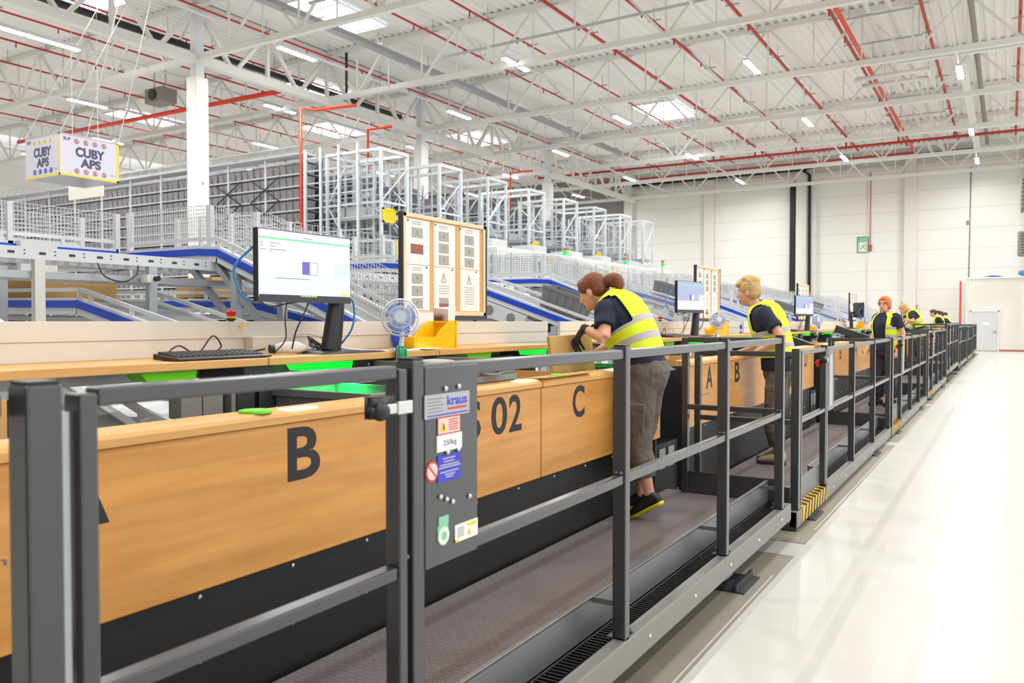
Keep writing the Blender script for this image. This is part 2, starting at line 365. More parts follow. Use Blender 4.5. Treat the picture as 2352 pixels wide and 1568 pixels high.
# dark strips of floor under the lifting platforms, with a pale line along the aisle
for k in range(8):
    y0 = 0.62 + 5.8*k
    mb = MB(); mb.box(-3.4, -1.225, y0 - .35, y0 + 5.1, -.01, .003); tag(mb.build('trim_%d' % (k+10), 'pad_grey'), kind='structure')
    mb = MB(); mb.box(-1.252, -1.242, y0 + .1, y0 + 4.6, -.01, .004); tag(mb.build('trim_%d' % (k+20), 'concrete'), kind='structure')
# ---------------------------------------------------------------- columns
COLY = (-6.0, 5.6, 17.2, 28.8, 40.4)
def column(x, y, lab):
    c = thing('building_column', lab, 'column', (x, y, 0), 'white concrete columns of the hall')
    m = MB(); m.box(x-.24, x+.24, y-.24, y+.24, 0, 9.35); m.build('shaft', 'white_paint', c, bevel=.03)
    m = MB(); m.box(x-.15, x+.15, y-.15, y+.15, 9.35, 11.78); m.build('upper_post', 'white_steel', c, bevel=.01)
    m = MB(); m.cyl((x+.24, y-.02, 6.0), (x+.262, y-.02, 6.0), .05); m.build('socket', 'zinc', c)
    return c
column(-22.2, 17.2, 'white concrete roof column standing in front of the left stretch of the tote rack')
column(-22.2, 28.8, 'white concrete roof column standing behind the nearest lift towers and the notice board')
column(-22.2, 40.4, 'white roof column deep among the farther lift towers')
# ---------------------------------------------------------------- roof trusses
TY = [-0.25 + 5.82*k for k in range(0, 10)]      # across the hall
TB, TT = 10.0, 11.62
def truss_proto(y, x0, lab):
    t = thing('roof_truss', lab, 'truss', (x0+12, y, TB), 'white trusses across the hall roof')
    m = MB(); m.box(x0, x0+24, y-.09, y+.09, TB-.09, TB+.09); m.build('bottom_chord', 'white_paint', t)
    m = MB(); m.box(x0, x0+24, y-.1, y+.1, TT-.02, TT+.16); m.build('top_chord', 'white_paint', t)
    for k in range(8):
        xc = x0 + 1.5 + 3*k
        for s in (-1, 1):
            m = MB(); m.bar((xc + s*.06, y, TB+.06), (xc + s*1.46, y, TT), .07, .07); m.build('diagonal', 'white_paint', t)
        m = MB(); m.bar((xc, y, TB+.06), (xc, y, TT), .05, .05); m.build('vertical', 'white_paint', t)
        if k < 7:
            m = MB(); m.bar((xc+1.5, y, TB+.06), (xc+1.5, y, TT), .035, .035); m.build('hanger_rod', 'white_paint', t)
    return t
SPN = {-46.2: 'left of the columns', -22.2: 'right of the columns', 1.8: 'at the far right edge'}
WHERE = ['overhead, nearest the camera', 'second from the camera', 'third from the camera', 'over the nearest white column', 'just beyond the nearest white column',
         'over the second white column', 'just beyond the second white column', 'over the third white column', 'second before the end wall', 'closest to the end wall']
pt = None
for k, y in enumerate(TY):
    for x0 in (-46.2, -22.2, 1.8):
        if x0 == 1.8 and k < 5: continue
        lab = 'white roof truss %s, span %s' % (WHERE[k], SPN[x0])
        if pt is None: pt = truss_proto(y, x0, lab); pt0 = (x0, y)
        else: copy_tree(pt, (x0 - pt0[0], y - pt0[1], 0), lab)
def girder(y0, y1, lab):
    x = -22.2; t = thing('roof_girder', lab, 'girder', (x, (y0+y1)/2, 9.9), 'white girders along the column row')
    m = MB(); m.box(x-.14, x+.14, y0, y1, 9.78, 10.06); m.build('bottom_chord', 'white_paint', t)
    m = MB(); m.box(x-.12, x+.12, y0, y1, 11.5, 11.74); m.build('top_chord', 'white_paint', t)
    n = 4; L = (y1-y0)/n
    for k in range(n):
        yc = y0 + L*(k+.5)
        for s in (-1, 1):
            m = MB(); m.bar((x, yc + s*.1, 10.0), (x, yc + s*(L/2-.05), 11.55), .12, .12); m.build('diagonal', 'white_paint', t)
        if k < n-1:
            m = MB(); m.bar((x, yc+L/2, 10.0), (x, yc+L/2, 11.55), .12, .12); m.build('vertical', 'white_paint', t)
for (a, b), nm in zip(((-6, 5.6), (5.6, 17.2), (17.2, 28.8), (28.8, 40.4), (40.4, 52.8)), ('overhead at the near left', 'running from the foreground to the nearest white column', 'between the two nearest white columns', 'beyond the second white column', 'reaching the end wall')):
    girder(a, b, 'heavy white roof girder ' + nm)
# ---------------------------------------------------------------- lamps
def lamp_proto(x, y, lab, g):
    t = thing('ceiling_lamp', lab, 'lamp', (x, y, 9.95), g)
    m = MB(); m.box(x-.09, x+.09, y-.78, y+.78, 9.96, 10.03); m.build('housing', 'white_steel', t)
    m = MB(); m.box(x-.08, x+.08, y-.75, y+.75, 9.925, 9.96); m.build('diffuser', 'lamp_emit', t)
    return t
lp = None
ROWN = ['far left row above the tote rack', 'second left row above the tote rack', 'row left of the white columns', 'row just right of the white columns', 'row above the conveyors',
        'row above the operators', 'row along the white aisle', 'row right of the aisle', 'row at the far right', 'outermost row on the left']
for r, (x, ys) in enumerate(LAMP_ROWS):
    for k, y in enumerate(ys):
        lamp_light(x, y, 9.9)
        lab = 'white linear lamp, %s along the %s' % (ORD[k], ROWN[r])
        if lp is None: lp = lamp_proto(x, y, lab, 'linear lamps under the roof'); lp0 = (x, y)
        else: copy_tree(lp, (x-lp0[0], y-lp0[1], 0), lab)
    m = MB(); m.box(x-.025, x+.025, -2, 52, 10.03, 10.09); o = m.build('lamp_rail', 'white_steel')
    tag(o, 'thin white rail carrying lamps of the ' + ROWN[r], 'lamp rail', 'rails of the lamp rows')
# ---------------------------------------------------------------- sprinkler pipes and other services
PX = [(0.2, 'directly above the aisle edge'), (-2.4, 'above the operator platforms'), (-4.9, 'doubled with a second brighter pipe'), (-7.4, 'fourth from the right'), (-9.95, 'fifth from the right'), (-12.15, 'sixth from the right'),
      (-14.5, 'seventh from the right'), (-16.7, 'eighth from the right'), (-19.1, 'beside the big skylight'), (-21.5, 'just right of the girder'), (-24.3, 'first left of the girder'), (-27.0, 'second left of the girder'),
      (-29.6, 'third left of the girder'), (-32.2, 'fourth left of the girder'), (-34.9, 'fifth left of the girder'), (-37.6, 'sixth left of the girder'), (-40.2, 'seventh left of the girder')]
SPK = None
for x, wh in PX:
    m = MB(); m.cyl((x, -4, 11.3), (x, 50.0, 11.3), .035 if x < -13 else .055, n=8)
    t = thing('sprinkler_pipe', 'red sprinkler pipe under the roof deck, ' + wh, 'pipe', (x, 20, 11.3), 'red sprinkler pipes along the hall')
    m.build('pipe', 'red_pipe', t)
    y = 1.0
    while y < 50:
        if SPK is None:
            m = MB(); m.cyl((0, 0, 0), (0, 0, -.18), .018, .03, n=6); h1 = m.build('sprinkler_head', 'red_pipe', t, local=True)
            m = MB(); m.bar((-.22, 0, .06), (.22, 0, .06), .04, .04); m.box(-.01, .01, -.01, .01, .08, .47); h2 = m.build('pipe_bracket', 'zinc', t, local=True); SPK = (h1, h2)
        else:
            h1, h2 = SPK[0].copy(), SPK[1].copy(); C.objects.link(h1); C.objects.link(h2); h1.parent = t; h2.parent = t
        h1.location = (0, y-20, 0); h2.location = (0, y-18.95, 0); y += 2.9
def pipe(name, pts, r, m, lab, cat='pipe', g=None, smooth=0, n=10):
    b = MB(); b.tube(pts, r, n, smooth); return tag(b.build(name, m, smooth=True), lab, cat, g)
pipe('sprinkler_main', [(-4.55, 10, 11.0), (-4.55, 50.4, 11.0)], .07, 'orange_pipe', 'bright red sprinkler feed pipe hanging beside a thinner red pipe')
pipe('sprinkler_main', [(-26, 46, 10.8), (12, 46, 10.67)], .07, 'red_pipe', 'long red sprinkler main crossing the hall before the end wall')
pipe('sprinkler_main', [(-24, 50.4, 10.95), (-4.6, 50.4, 10.95), (-4.55, 50.4, 11.0)], .06, 'red_pipe', 'lower red sprinkler main close to the end wall')
for i, x in enumerate((-2.4, -4.9, -7.4, -9.95, -12.15, -14.5)):
    pipe('sprinkler_drop', [(x, 46, 11.3), (x, 46, 10.72)], .045, 'red_pipe', 'short red riser joining the %s pipe from the right to the sprinkler main' % ORD[i], g='red risers at the sprinkler main')
pipe('sprinkler_main', [(-40, 21, 10.05), (-22.3, 21, 9.9)], .085, 'orange_pipe', 'thick orange sprinkler main above the tote rack, left of the hall')
pipe('sprinkler_drop', [(-18.9, 21, 8.9), (-20.1, 20.3, 8.75), (-20.1, 19.6, 8.65), (-20.1, 19.6, 3.2)], .05, 'orange_pipe', 'red vertical sprinkler pipe at the right end of the tote rack')
pipe('sprinkler_drop', [(-18.62, 22.5, 8.46), (-19.73, 22.5, 8.47), (-19.73, 22.5, 6.9)], .05, 'orange_pipe', 'short red sprinkler elbow above the nearest lift towers')
pipe('sprinkler_drop', [(-18.9, 33, 8.58), (-20.15, 33, 8.6), (-20.15, 33, 6.9)], .05, 'orange_pipe', 'small red sprinkler elbow above the middle lift towers')
m = MB(); m.box(-18.5, -18.22, 4, 42, 10.75, 10.84); m.box(-18.5, -18.48, 4, 42, 10.84, 10.92); m.box(-18.24, -18.22, 4, 42, 10.84, 10.92)
tag(m.build('cable_tray', 'duct_grey'), 'wide grey cable tray crossing in front of the large skylight', 'cable tray')
m = MB(); m.box(-17.0, -6.2, 16.9, 16.98, 10.55, 10.62); tag(m.build('cable_tray', 'zinc_pale'), 'pale grey conduit slanting across the near roof trusses', 'cable tray')
m = MB(); m.bar((-16.4, 22.5, 10.5), (-5.0, 22.5, 10.62), .06, .07); tag(m.build('cable_tray', 'zinc_pale'), 'narrow grey conduit hung above the second right-hand truss', 'cable tray')
pipe('rainwater_pipe', [(-23.0, 6, 10.55), (-23.0, 28.4, 10.6)], .11, 'black_plastic', 'black drainage pipe running beside the roof girder')
pipe('rainwater_pipe', [(-21.2, 23.0, 11.7), (-21.2, 23.0, 10.1), (-21.6, 23.0, 10.0)], .05, 'black_plastic', 'short black drain pipe dropping from the roof by a skylight')
pipe('rainwater_pipe', [(-22.4, YW-.45, 10.95), (-11.0, YW-.45, 10.98), (-10.3, YW-.45, 11.1), (-1.8, YW-.45, 11.2)], .12, 'black_plastic', 'black drainage pipe along the top of the end wall')
pipe('rainwater_pipe', [(-11.0, YW-.45, 10.95), (-10.55, YW-.45, 10.6), (-10.5, YW-.45, 0.3)], .1, 'black_plastic', 'black downpipe right of the end wall column')
m = MB(); m.box(-11.75, -11.42, YW-.28, YW-.005, 0.02, 10.1); tag(m.build('cable_duct', 'black_plastic', bevel=.01), 'wide black vertical cable duct left of the end wall column', 'cable duct')
for i, x in enumerate((-3.75, -3.15)):
    pipe('heating_pipe', [(x, 14, 11.0), (x, 34, 11.0), (x, 34, 10.75), (x, 36, 10.75), (x, 36, 11.0), (x, 52, 11.0)], .075, 'white_paint', 'white insulated heating pipe under the roof, %s of a pair' % ('left' if i == 0 else 'right'), g='white heating pipe pair')
for i, y in enumerate((24.5, 27, 29.7, 32.2, 37.5, 41)):
    m = MB(); m.box(-4.4, -2.5, y-.025, y+.025, 10.86, 10.91)
    for x in (-4.3, -2.6): m.box(x-.01, x+.01, y-.01, y+.01, 10.9, 11.77)
    tag(m.build('pipe_hanger', 'zinc'), 'thin steel hanger bar under the white heating pipes, %s from the camera' % ORD[i], 'pipe hanger', 'hangers of the heating pipes')
m = MB()
for a, b in (((-5.0, 33.2), (-2.6, 33.2)), ((-5.0, 33.2), (-5.0, 34.3)), ((-5.0, 34.3), (-2.6, 34.3)), ((-2.6, 33.2), (-2.6, 34.3))): m.cyl((*a, 10.7), (*b, 10.7), .08)
tag(m.build('pipe_loop', 'white_paint', smooth=True), 'white insulated expansion loop across the heating pipes', 'pipe')
m = MB(); prof = []; y = 12.0
while y < 52: prof += [(.075, y), (.09, y+.07), (.075, y+.14)]; y += .28
m.lathe(prof, (-1.1, 0, 11.35), 'Y', 14); tag(m.build('air_duct', 'heater_grey', smooth=True), 'dark flexible air duct running under the roof at the right', 'duct')
m = MB(); m.box(-1.62, -1.4, 34, 52, 10.95, 11.03); tag(m.build('air_duct', 'white_paint'), 'flat white duct beside the dark flexible one', 'duct')
m = MB(); m.box(-3.35, 6, 30.6, 30.75, 10.32, 10.48); tag(m.build('service_beam', 'white_steel'), 'white rectangular service beam hanging at the upper right', 'beam')
m = MB(); m.box(-3.0, 6, 42.8, 42.95, 10.35, 10.52); tag(m.build('service_beam', 'white_steel'), 'white rectangular service beam hanging nearer the end wall', 'beam')
# unit heater hanging left of the nearest column
h = thing('unit_heater', 'grey unit heater hanging under the roof left of the nearest white column', 'heater', (-29.1, 21, 10.3))
m = MB(); m.box(-29.7, -28.6, 20.5, 21.2, 10.3, 10.88); m.build('casing', 'heater_grey', h, bevel=.03)
m = MB(); m.cyl((-29.15, 20.49, 10.6), (-29.15, 20.42, 10.6), .22, n=18); m.build('fan_outlet', 'dark_steel', h)
m = MB()
for x in (-29.5, -28.8): m.box(x-.02, x+.02, 20.8, 20.84, 10.88, 11.77)
m.build('hanger_rod', 'zinc', h)
# ---------------------------------------------------------------- end wall fittings
def exit_sign():
    s = thing('exit_sign', 'green and white emergency exit sign high on the end wall', 'sign', (-7.6, YW, 5.8))
    x0, x1, z0, z1 = -7.85, -7.2, 5.72, 6.68
    m = MB(); m.box(x0, x1, YW-.04, YW, z0, z1); m.build('plate', 'exit_green', s)
    m = MB(); m.box(x0+.07, x1-.07, YW-.046, YW-.04, z0+.06, z1-.33); m.build('white_field', 'paper', s)
    m = MB()
    for z in (z1-.1, z1-.19, z1-.27): m.box(x0+.07, x1-.07, YW-.046, YW-.04, z-.012, z+.012)
    m.build('writing_line', 'paper', s)
    m = MB(); xc, zc = -7.5, z0+.34; d0, d1 = YW-.052, YW-.046
    m.sph((xc+.05, YW-.05, zc+.17), .035, .006, .035, 10, 6)
    for a, b in (((.03,.13),(-.02,-.02)), ((-.02,-.02),(.08,-.08)), ((.08,-.08),(.06,-.2)), ((-.02,-.02),(-.1,-.06)), ((-.1,-.06),(-.16,-.16)), ((.03,.11),(.12,.05)), ((.03,.11),(-.08,.08)), ((-.08,.08),(-.12,0))):
        m.bar((xc+a[0], YW-.049, zc+a[1]), (xc+b[0], YW-.049, zc+b[1]), .006, .035, (0,0,1))
    m.box(x1-.16, x1-.12, d0, d1, z0+.1, z1-.38); m.box(x0+.12, x0+.15, d0, d1, z0+.1, z1-.38)
    m.build('running_figure', 'exit_green', s)
exit_sign()
pipe('conduit', [(-7.12, YW-.04, 10.6), (-7.12, YW-.04, 5.95)], .02, 'label_red', 'thin red conduit down the end wall beside the exit sign', 'conduit')
pipe('conduit', [(-7.3, YW-.04, 10.6), (-7.3, YW-.04, 2.0)], .015, 'label_pink', 'pale conduit running the height of the end wall', 'conduit')
b = thing('alarm_box', 'small red alarm box on the end wall right of the exit sign', 'alarm', (-7.1, YW, 5.9))
m = MB(); m.box(-7.2, -7.02, YW-.08, YW, 6.0, 6.16); m.build('bell', 'red', b); m = MB(); m.box(-7.19, -7.03, YW-.06, YW, 5.8, 5.95); m.build('call_box', 'red', b)
pipe('cable', [(-1.9, YW-.03, 10.3), (-1.95, YW-.03, 3.9)], .025, 'ink_grey', 'dark cable hanging down the end wall above the white booth', 'cable')
m = MB(); m.box(-2.1, -1.98, YW-.12, YW, 7.1, 7.3); tag(m.build('wall_camera', 'heater_grey', bevel=.01), 'small grey camera on the end wall by the hanging cable', 'camera')
# booth with two doors
b = thing('wall_booth', 'low white built-in booth against the end wall at the right', 'booth', (2, 51, 0))
m = MB(); m.box(-2.0, 9, 50.9, 53, 0, 3.95); m.build('booth_wall', 'warm_white', b)
m = MB(); m.box(-2.05, 9, 50.85, 50.9, 3.9, 3.99); m.build('roof_edge', 'white_paint', b)
m = MB(); m.box(-2.0, 9, 50.87, 50.9, 0, .09); m.build('plinth', 'photo_red', b)
def door(n, x):
    d = thing('door_%d' % n, None, None, (x, 50.9, 0)); tag(d, kind='structure')
    m = MB(); m.box(x-.62, x+.62, 50.84, 50.9, 0.02, 2.12); m.build('door_leaf', 'door_grey', d, bevel=.01)
    m = MB(); m.box(x-.68, x-.62, 50.82, 50.9, 0, 2.18); m.box(x+.62, x+.68, 50.82, 50.9, 0, 2.18); m.box(x-.68, x+.68, 50.82, 50.9, 2.12, 2.18); m.build('door_frame', 'white_steel', d)
    m = MB(); m.box(x+.47, x+.56, 50.79, 50.84, .98, 1.12); m.cyl((x+.52, 50.78, 1.05), (x+.36, 50.78, 1.05), .015); m.build('door_handle', 'zinc', d)
    m = MB(); m.box(x-.1, x+.24, 50.833, 50.84, 1.42, 1.53); m.build('door_notice', 'paper', d)
door(1, -1.1); door(2, 2.3)
pipe('conduit', [(-2.25, 50.8, 3.8), (-2.25, 50.8, 0.02)], .05, 'red', 'red vertical pipe at the left corner of the white booth', 'pipe')
m = MB(); m.box(-1.2, -.2, 51.1, 51.9, 3.99, 4.02); m.sph((-.7, 51.4, 4.04), .35, .3, .05); tag(m.build('folded_sheet', 'blue'), 'blue sheet lying on the left of the booth roof', 'sheet')
m = MB(); m.sph((.9, 51.6, 4.2), .5, .4, .2); tag(m.build('folded_sheet', 'cable_blue', smooth=True), 'crumpled blue sheet on the booth roof at the right', 'sheet')
# air heaters on a post at the right edge
for i, (z, h_) in enumerate(((7.2, 1.7), (4.95, 1.25))):
    h = thing('air_heater', 'grey louvred air heater at the right edge, %s of two' % ('upper' if i == 0 else 'lower'), 'heater', (.95, 49.5, z), 'grey heaters at the right edge')
    m = MB(); m.box(.45 - .1*i, 1.5, 49, 49.9, z, z+h_); m.build('casing', 'heater_grey', h, bevel=.08)
    m = MB()
    for k in range(8): m.box(.5, 1.4, 48.97, 49.02, z+.12+k*(h_-.25)/7, z+.16+k*(h_-.25)/7)
    m.build('louvres', 'dark_steel', h)
m = MB(); m.box(.95, 1.1, 49.9, 50.05, 0, 11.7); m.box(.9, 1.0, 49.5, 50, 4.3, 4.45); tag(m.build('heater_post', 'dark_steel'), 'dark post carrying the grey heaters at the right edge', 'post')
# ================================================================ TOTE RACK, TOWERS, CABINETS
RP = 0.405; RT = 6.95; BX = 1.9
def bin_mesh(name='tote', m='bin_grey'):
    b = MB(); w, d, h = .285, .42, .3
    R = lambda s, z: [(-w/2*s, -d/2*s, z), (w/2*s, -d/2*s, z), (w/2*s, d/2*s, z), (-w/2*s, d/2*s, z)]
    b.loft([R(.88, 0), R(.97, h-.05), R(1.0, h-.05), R(1.0, h), R(.94, h), R(.85, .02)], True)
    b.box(-.06, .06, -d/2*.99-.004, -d/2*.9, h-.13, h-.07)
    for x in (-.09, .09): b.box(x-.008, x+.008, -d/2*.96-.004, -d/2*.8, .02, h-.06)
    return b.build(name, m)
rk = thing('tote_rack', 'long tall rack of grey totes running behind the left conveyors', 'rack', (-30, 20.3, 0))
NB = 13
for k in range(NB + 1):
    m = MB(); x = -20.04 - BX*k; m.box(x-.028, x+.028, 19.72, 19.79, 0, RT+.25); m.build('upright', 'tower_steel', rk)
for r in range(16):
    z = RT - RP*r
    m = MB(); m.box(-20.04 - BX*NB, -20.0, 19.73, 19.78, z-.03, z+.02); m.box(-20.04 - BX*NB, -20.0, 19.9, 20.4, z-.03, z-.015); m.build('shelf_beam', 'zinc_pale', rk)
m = MB(); m.box(-20.04 - BX*NB, -20, 20.5, 20.54, 0, RT+.1); m.build('back_lining', 'bin_far', rk)
m = MB()
for k in (1, 2):
    x = -20.04 - BX*k
    for z in (5.3, 6.1): m.bar((x-.7, 19.68, z-.4), (x+.7, 19.68, z+.4), .04, .04); m.bar((x-.7, 19.68, z+.4), (x+.7, 19.68, z-.4), .04, .04)
m.build('cross_brace', 'dark_steel', rk)
m = MB(); m.box(-45, -20, 19.6, 20.2, RT+.2, RT+.26)
for i in range(40): m.bar((-44 + i*.6, 19.7, RT+.26), (-43.7+i*.6, 19.7, RT+.5), .02, .02)
m.box(-45, -20, 19.66, 19.7, RT+.48, RT+.52); m.build('top_walkway', 'zinc_pale', rk)
proto = bin_mesh(); cnt = 0; sm = MB()
for r in range(15):
    z = RT - RP*(r+1) + .022
    for k in range(NB*6):
        bx = -20.04 - BX*(k//6) - .155 - .318*(k % 6); y = 19.78 + .21 + random.uniform(-.01, .02)
        if k < 30 and r < 10 and cnt < 300:
            o = proto if cnt == 0 else proto.copy()
            if cnt: C.objects.link(o)
            o.location = (bx, y, z); tag(o, 'small grey plastic tote in the tall rack at the right end nearest the lift towers', 'tote', 'grey totes in the right part of the rack'); cnt += 1
        elif bx > -44.5:
            s = .285/2; sm.hexa([(bx-s*.88, y-.18, z), (bx+s*.88, y-.18, z), (bx+s*.88, y+.18, z), (bx-s*.88, y+.18, z), (bx-s, y-.21, z+.3), (bx+s, y-.21, z+.3), (bx+s, y+.21, z+.3), (bx-s, y+.21, z+.3)])
            sm.box(bx-.06, bx+.06, y-.215, y-.18, z+.17, z+.23)
tag(sm.build('tote', 'bin_grey'), 'the many farther and lower grey totes filling the left of the tall rack', 'totes', kind='stuff')
# lift towers in front of the rack rows
TWY = [20.0, 23.1, 26.2, 29.3, 32.4, 35.5, 38.6, 41.7]
def tower(Y, lab):
    t = thing('lift_tower', lab, 'lift tower', (-18.1, Y+.65, 0), 'lift towers in front of the racks')
    H = 7.1; X0, X1, Y0, Y1 = -19.3, -17.0, Y, Y+1.3
    for x in (X0, X1):
        for y in (Y0, Y1): m = MB(); m.box(x-.045, x+.045, y-.045, y+.045, 0, H); m.build('post', 'tower_steel', t)
    for x in (-18.7, -18.1, -17.5): m = MB(); m.box(x-.025, x+.025, Y0+.2, Y0+.25, 0, H); m.box(x-.02, x+.02, Y1-.3, Y1-.26, 0, H-.3); m.build('guide_mast', 'zinc_pale', t)
    m = MB()
    m.box(X0, X1, Y0-.05, Y0+.05, H-.1, H); m.box(X0, X1, Y1-.05, Y1+.05, H-.1, H); m.box(X1-.05, X1+.05, Y0, Y1, H-.1, H); m.box(X0-.05, X0+.05, Y0, Y1, H-.1, H)
    m.build('top_frame', 'tower_steel', t)
    m = MB(); z = .6; s = 1
    while z < H - 1.2:
        m.box(X1-.03, X1+.03, Y0, Y1, z-.03, z+.03); m.box(X0, X1, Y0-.03, Y0+.03, z-.03, z+.03)
        m.bar((X1, Y0 if s > 0 else Y1, z), (X1, Y1 if s > 0 else Y0, z+1.2), .035, .035); m.bar((X0 if s > 0 else -18.5, Y0, z), (-18.5 if s > 0 else X0, Y0, z+1.2), .035, .035)
        m.bar((X0, Y1, z), (-18.3, Y1, z+1.2) if s > 0 else (-18.6, Y1, z+1.0), .03, .03); m.bar((-18.3, Y1, z+1.2), (X1, Y1, z), .03, .03); m.box(X0, X1, Y1-.02, Y1+.02, z+.4, z+.44); m.box(X0-.02, X0+.02, Y0, Y1, z+.2, z+.24)
        z += 1.2; s = -s
    m.build('lattice', 'tower_steel', t)
    m = MB(); m.box(X0+.2, X1-.1, Y0+.15, Y1-.15, 4.9, 5.02); m.box(X0+.3, X0+1.2, Y0+.2, Y1-.2, 5.02, 5.35); m.build('lift_carriage', 'zinc', t)
    return t
TWN = ['next to the end of the tote rack', 'second from the tote rack, behind the white column', 'third from the tote rack', 'fourth from the tote rack', 'fifth from the tote rack', 'sixth from the tote rack', 'seventh, second last before the end wall', 'last before the end wall']
t0 = None
for Y, n in zip(TWY, TWN):
    lab = 'tall white steel lift tower ' + n
    if t0 is None: t0 = tower(Y, lab)
    else: copy_tree(t0, (0, Y-TWY[0], 0), lab)
# shelving rows between the towers, seen end on
def shelf_row(Y, lab):
    t = thing('shelving_row', lab, 'rack', (-21, Y, 0), 'shelving rows behind the lift towers')
    for x in (-19.6, -20.6, -21.6):
        for y in (Y, Y+.75): m = MB(); m.box(x-.035, x+.035, y-.035, y+.035, 0, 6.9); m.build('upright', 'zinc_pale', t)
    m = MB()
    for r in range(16): m.box(-21.6, -19.55, Y, Y+.75, .4 + RP*r, .44 + RP*r)
    m.build('shelves', 'zinc_pale', t)
    m = MB()
    for r in range(16):
        for x in (-20.0, -20.7, -21.3):
            if random.random() < .8: m.box(x-.28, x+.28, Y+.08, Y+.68, .45 + RP*r, .45 + RP*r + random.choice((.2, .3, .3)))
    o = m.build('tote_stack', 'bin_far', t); o['kind'] = 'stuff'
    return t
s0 = None
for i, Y in enumerate([21.7, 24.8, 27.9, 31.0, 34.1, 37.2, 40.3]):
    lab = 'grey tote shelving seen between the %s and %s lift towers' % (ORD[i], ORD[i+1])
    if s0 is None: s0 = shelf_row(Y, lab)
    else: copy_tree(s0, (0, Y-21.7, 0), lab)
# open frame between the bin wall and the first tower
t = thing('open_rack', 'open white steel frame with empty levels right of the tote rack', 'rack', (-19.6, 20, 0))
m = MB()
for r in range(15): m.box(-20.0, -17.0, 19.62, 19.67, RT-.03-RP*r, RT+.01-RP*r)
m.build('level_rails', 'zinc_pale', t)
for x in (-19.9, -19.2, -18.4, -17.6): m = MB(); m.box(x-.035, x+.035, 19.55, 19.61, 0, RT+.3); m.build('post', 'tower_steel', t)
for yy in (20.6, 21.5):
    m = MB()
    for x in (-19.9, -19.3, -18.7, -18.1, -17.5): m.box(x-.025, x+.025, yy-.025, yy+.025, 0, RT)
    for r in range(15): m.box(-20, -17.3, yy-.02, yy+.02, RT-.02-RP*r, RT+.01-RP*r)
    m.build('rear_lattice', 'zinc_pale', t)
m = MB(); rr = random.Random(5)
for r in range(14):
    for x in (-19.6, -19.0, -18.4, -17.8):
        if rr.random() < .45: m.box(x-.22, x+.22, 21.0, 21.4, RT-RP*(r+1)+.02, RT-RP*(r+1)+.3)
o = m.build('tote_stack', 'bin_far', t); o['kind'] = 'stuff'
# yellow guards on the towers
for i, (y0, z0, z1) in enumerate(((20.0, 4.75, 5.2), (20.65, 3.7, 4.3), (26.2, 3.8, 4.3), (29.4, 4.3, 4.9), (32.5, 4.2, 4.8), (35.6, 4.3, 4.9))):
    g = thing('yellow_guard', 'yellow mesh guard on the lift towers, %s from the left' % ORD[i], 'guard', (-16.9, y0+.3, z0), 'yellow guards on the lift towers')
    m = MB(); m.box(-16.95, -16.9, y0, y0+.6, z0, z0+.05); m.box(-16.95, -16.9, y0, y0+.6, z1-.05, z1); m.box(-16.95, -16.9, y0, y0+.05, z0, z1); m.box(-16.95, -16.9, y0+.55, y0+.6, z0, z1); m.build('frame', 'yellow_guard', g)
    m = MB()
    for k in range(9): m.box(-16.94, -16.92, y0+.07+k*.055, y0+.1+k*.055, z0+.04, z1-.04)
    m.build('mesh_panel', 'yellow_guard', g)
# white control cabinets with raised signal lights
CAB = [(23.7, 26.2), (26.65, 29.5), (29.8, 32.4), (32.7, 35.55), (35.9, 38.1), (38.6, 41.0)]
for i, (y0, y1) in enumerate(CAB):
    c = thing('control_cabinet', 'white machine cabinet below the lift towers, %s from the left' % ORD[i], 'cabinet', (-15.8, (y0+y1)/2, 0), 'white machine cabinets')
    m = MB(); m.box(-16.6, -15.0, y0, y1, 0, 4.2); m.build('casing', 'white_steel', c, bevel=.04)
    m = MB(); m.box(-15.0, -14.985, y0+.15, (y0+y1)/2-.03, .3, 4.0); m.box(-15.0, -14.985, (y0+y1)/2+.03, y1-.15, .3, 4.0); m.build('door_panel', 'white_paint', c)
    if i in (0, 2, 4): text('CUBY', 'lettering', 'ink_grey', c, (y0+.5, y0+1.25, 3.78, 3.95), 'X+', -14.985)
    m = MB(); m.box(-14.99, -14.98, y1-.75, y1-.2, 3.78, 3.86) if i % 2 == 0 else m.box(-14.99, -14.98, y0+.3, y0+1.1, 3.9, 4.02); m.build('yellow_sticker', 'yellow', c)
    m = MB(); m.box(-16.4, -15.4, y0+.3, y0+1.3, 4.2, 4.5); m.build('top_box', 'door_grey', c, bevel=.02)
for i, (y, x) in enumerate(((23.3, -15.5), (29.65, -15.5), (35.75, -15.5), (38.3, -14.6), (47.5, -10.5))):
    s = thing('signal_light', 'slim signal tower lit green above the white cabinets, %s from the left' % ORD[i], 'signal light', (x, y, 4.0 if i < 4 else 2.3), 'green signal towers')
    z = 4.15 if i < 4 else 2.6
    m = MB(); m.cyl((x, y, 0), (x, y, z+.15), .03); m.build('stem', 'zinc', s)
    m = MB(); m.cyl((x, y, z+.15), (x, y, z+.33), .09); m.build('green_lens', 'green_led', s)
    m = MB(); m.cyl((x, y, z+.33), (x, y, z+.45), .07); m.build('amber_lens', 'orange_pipe', s)
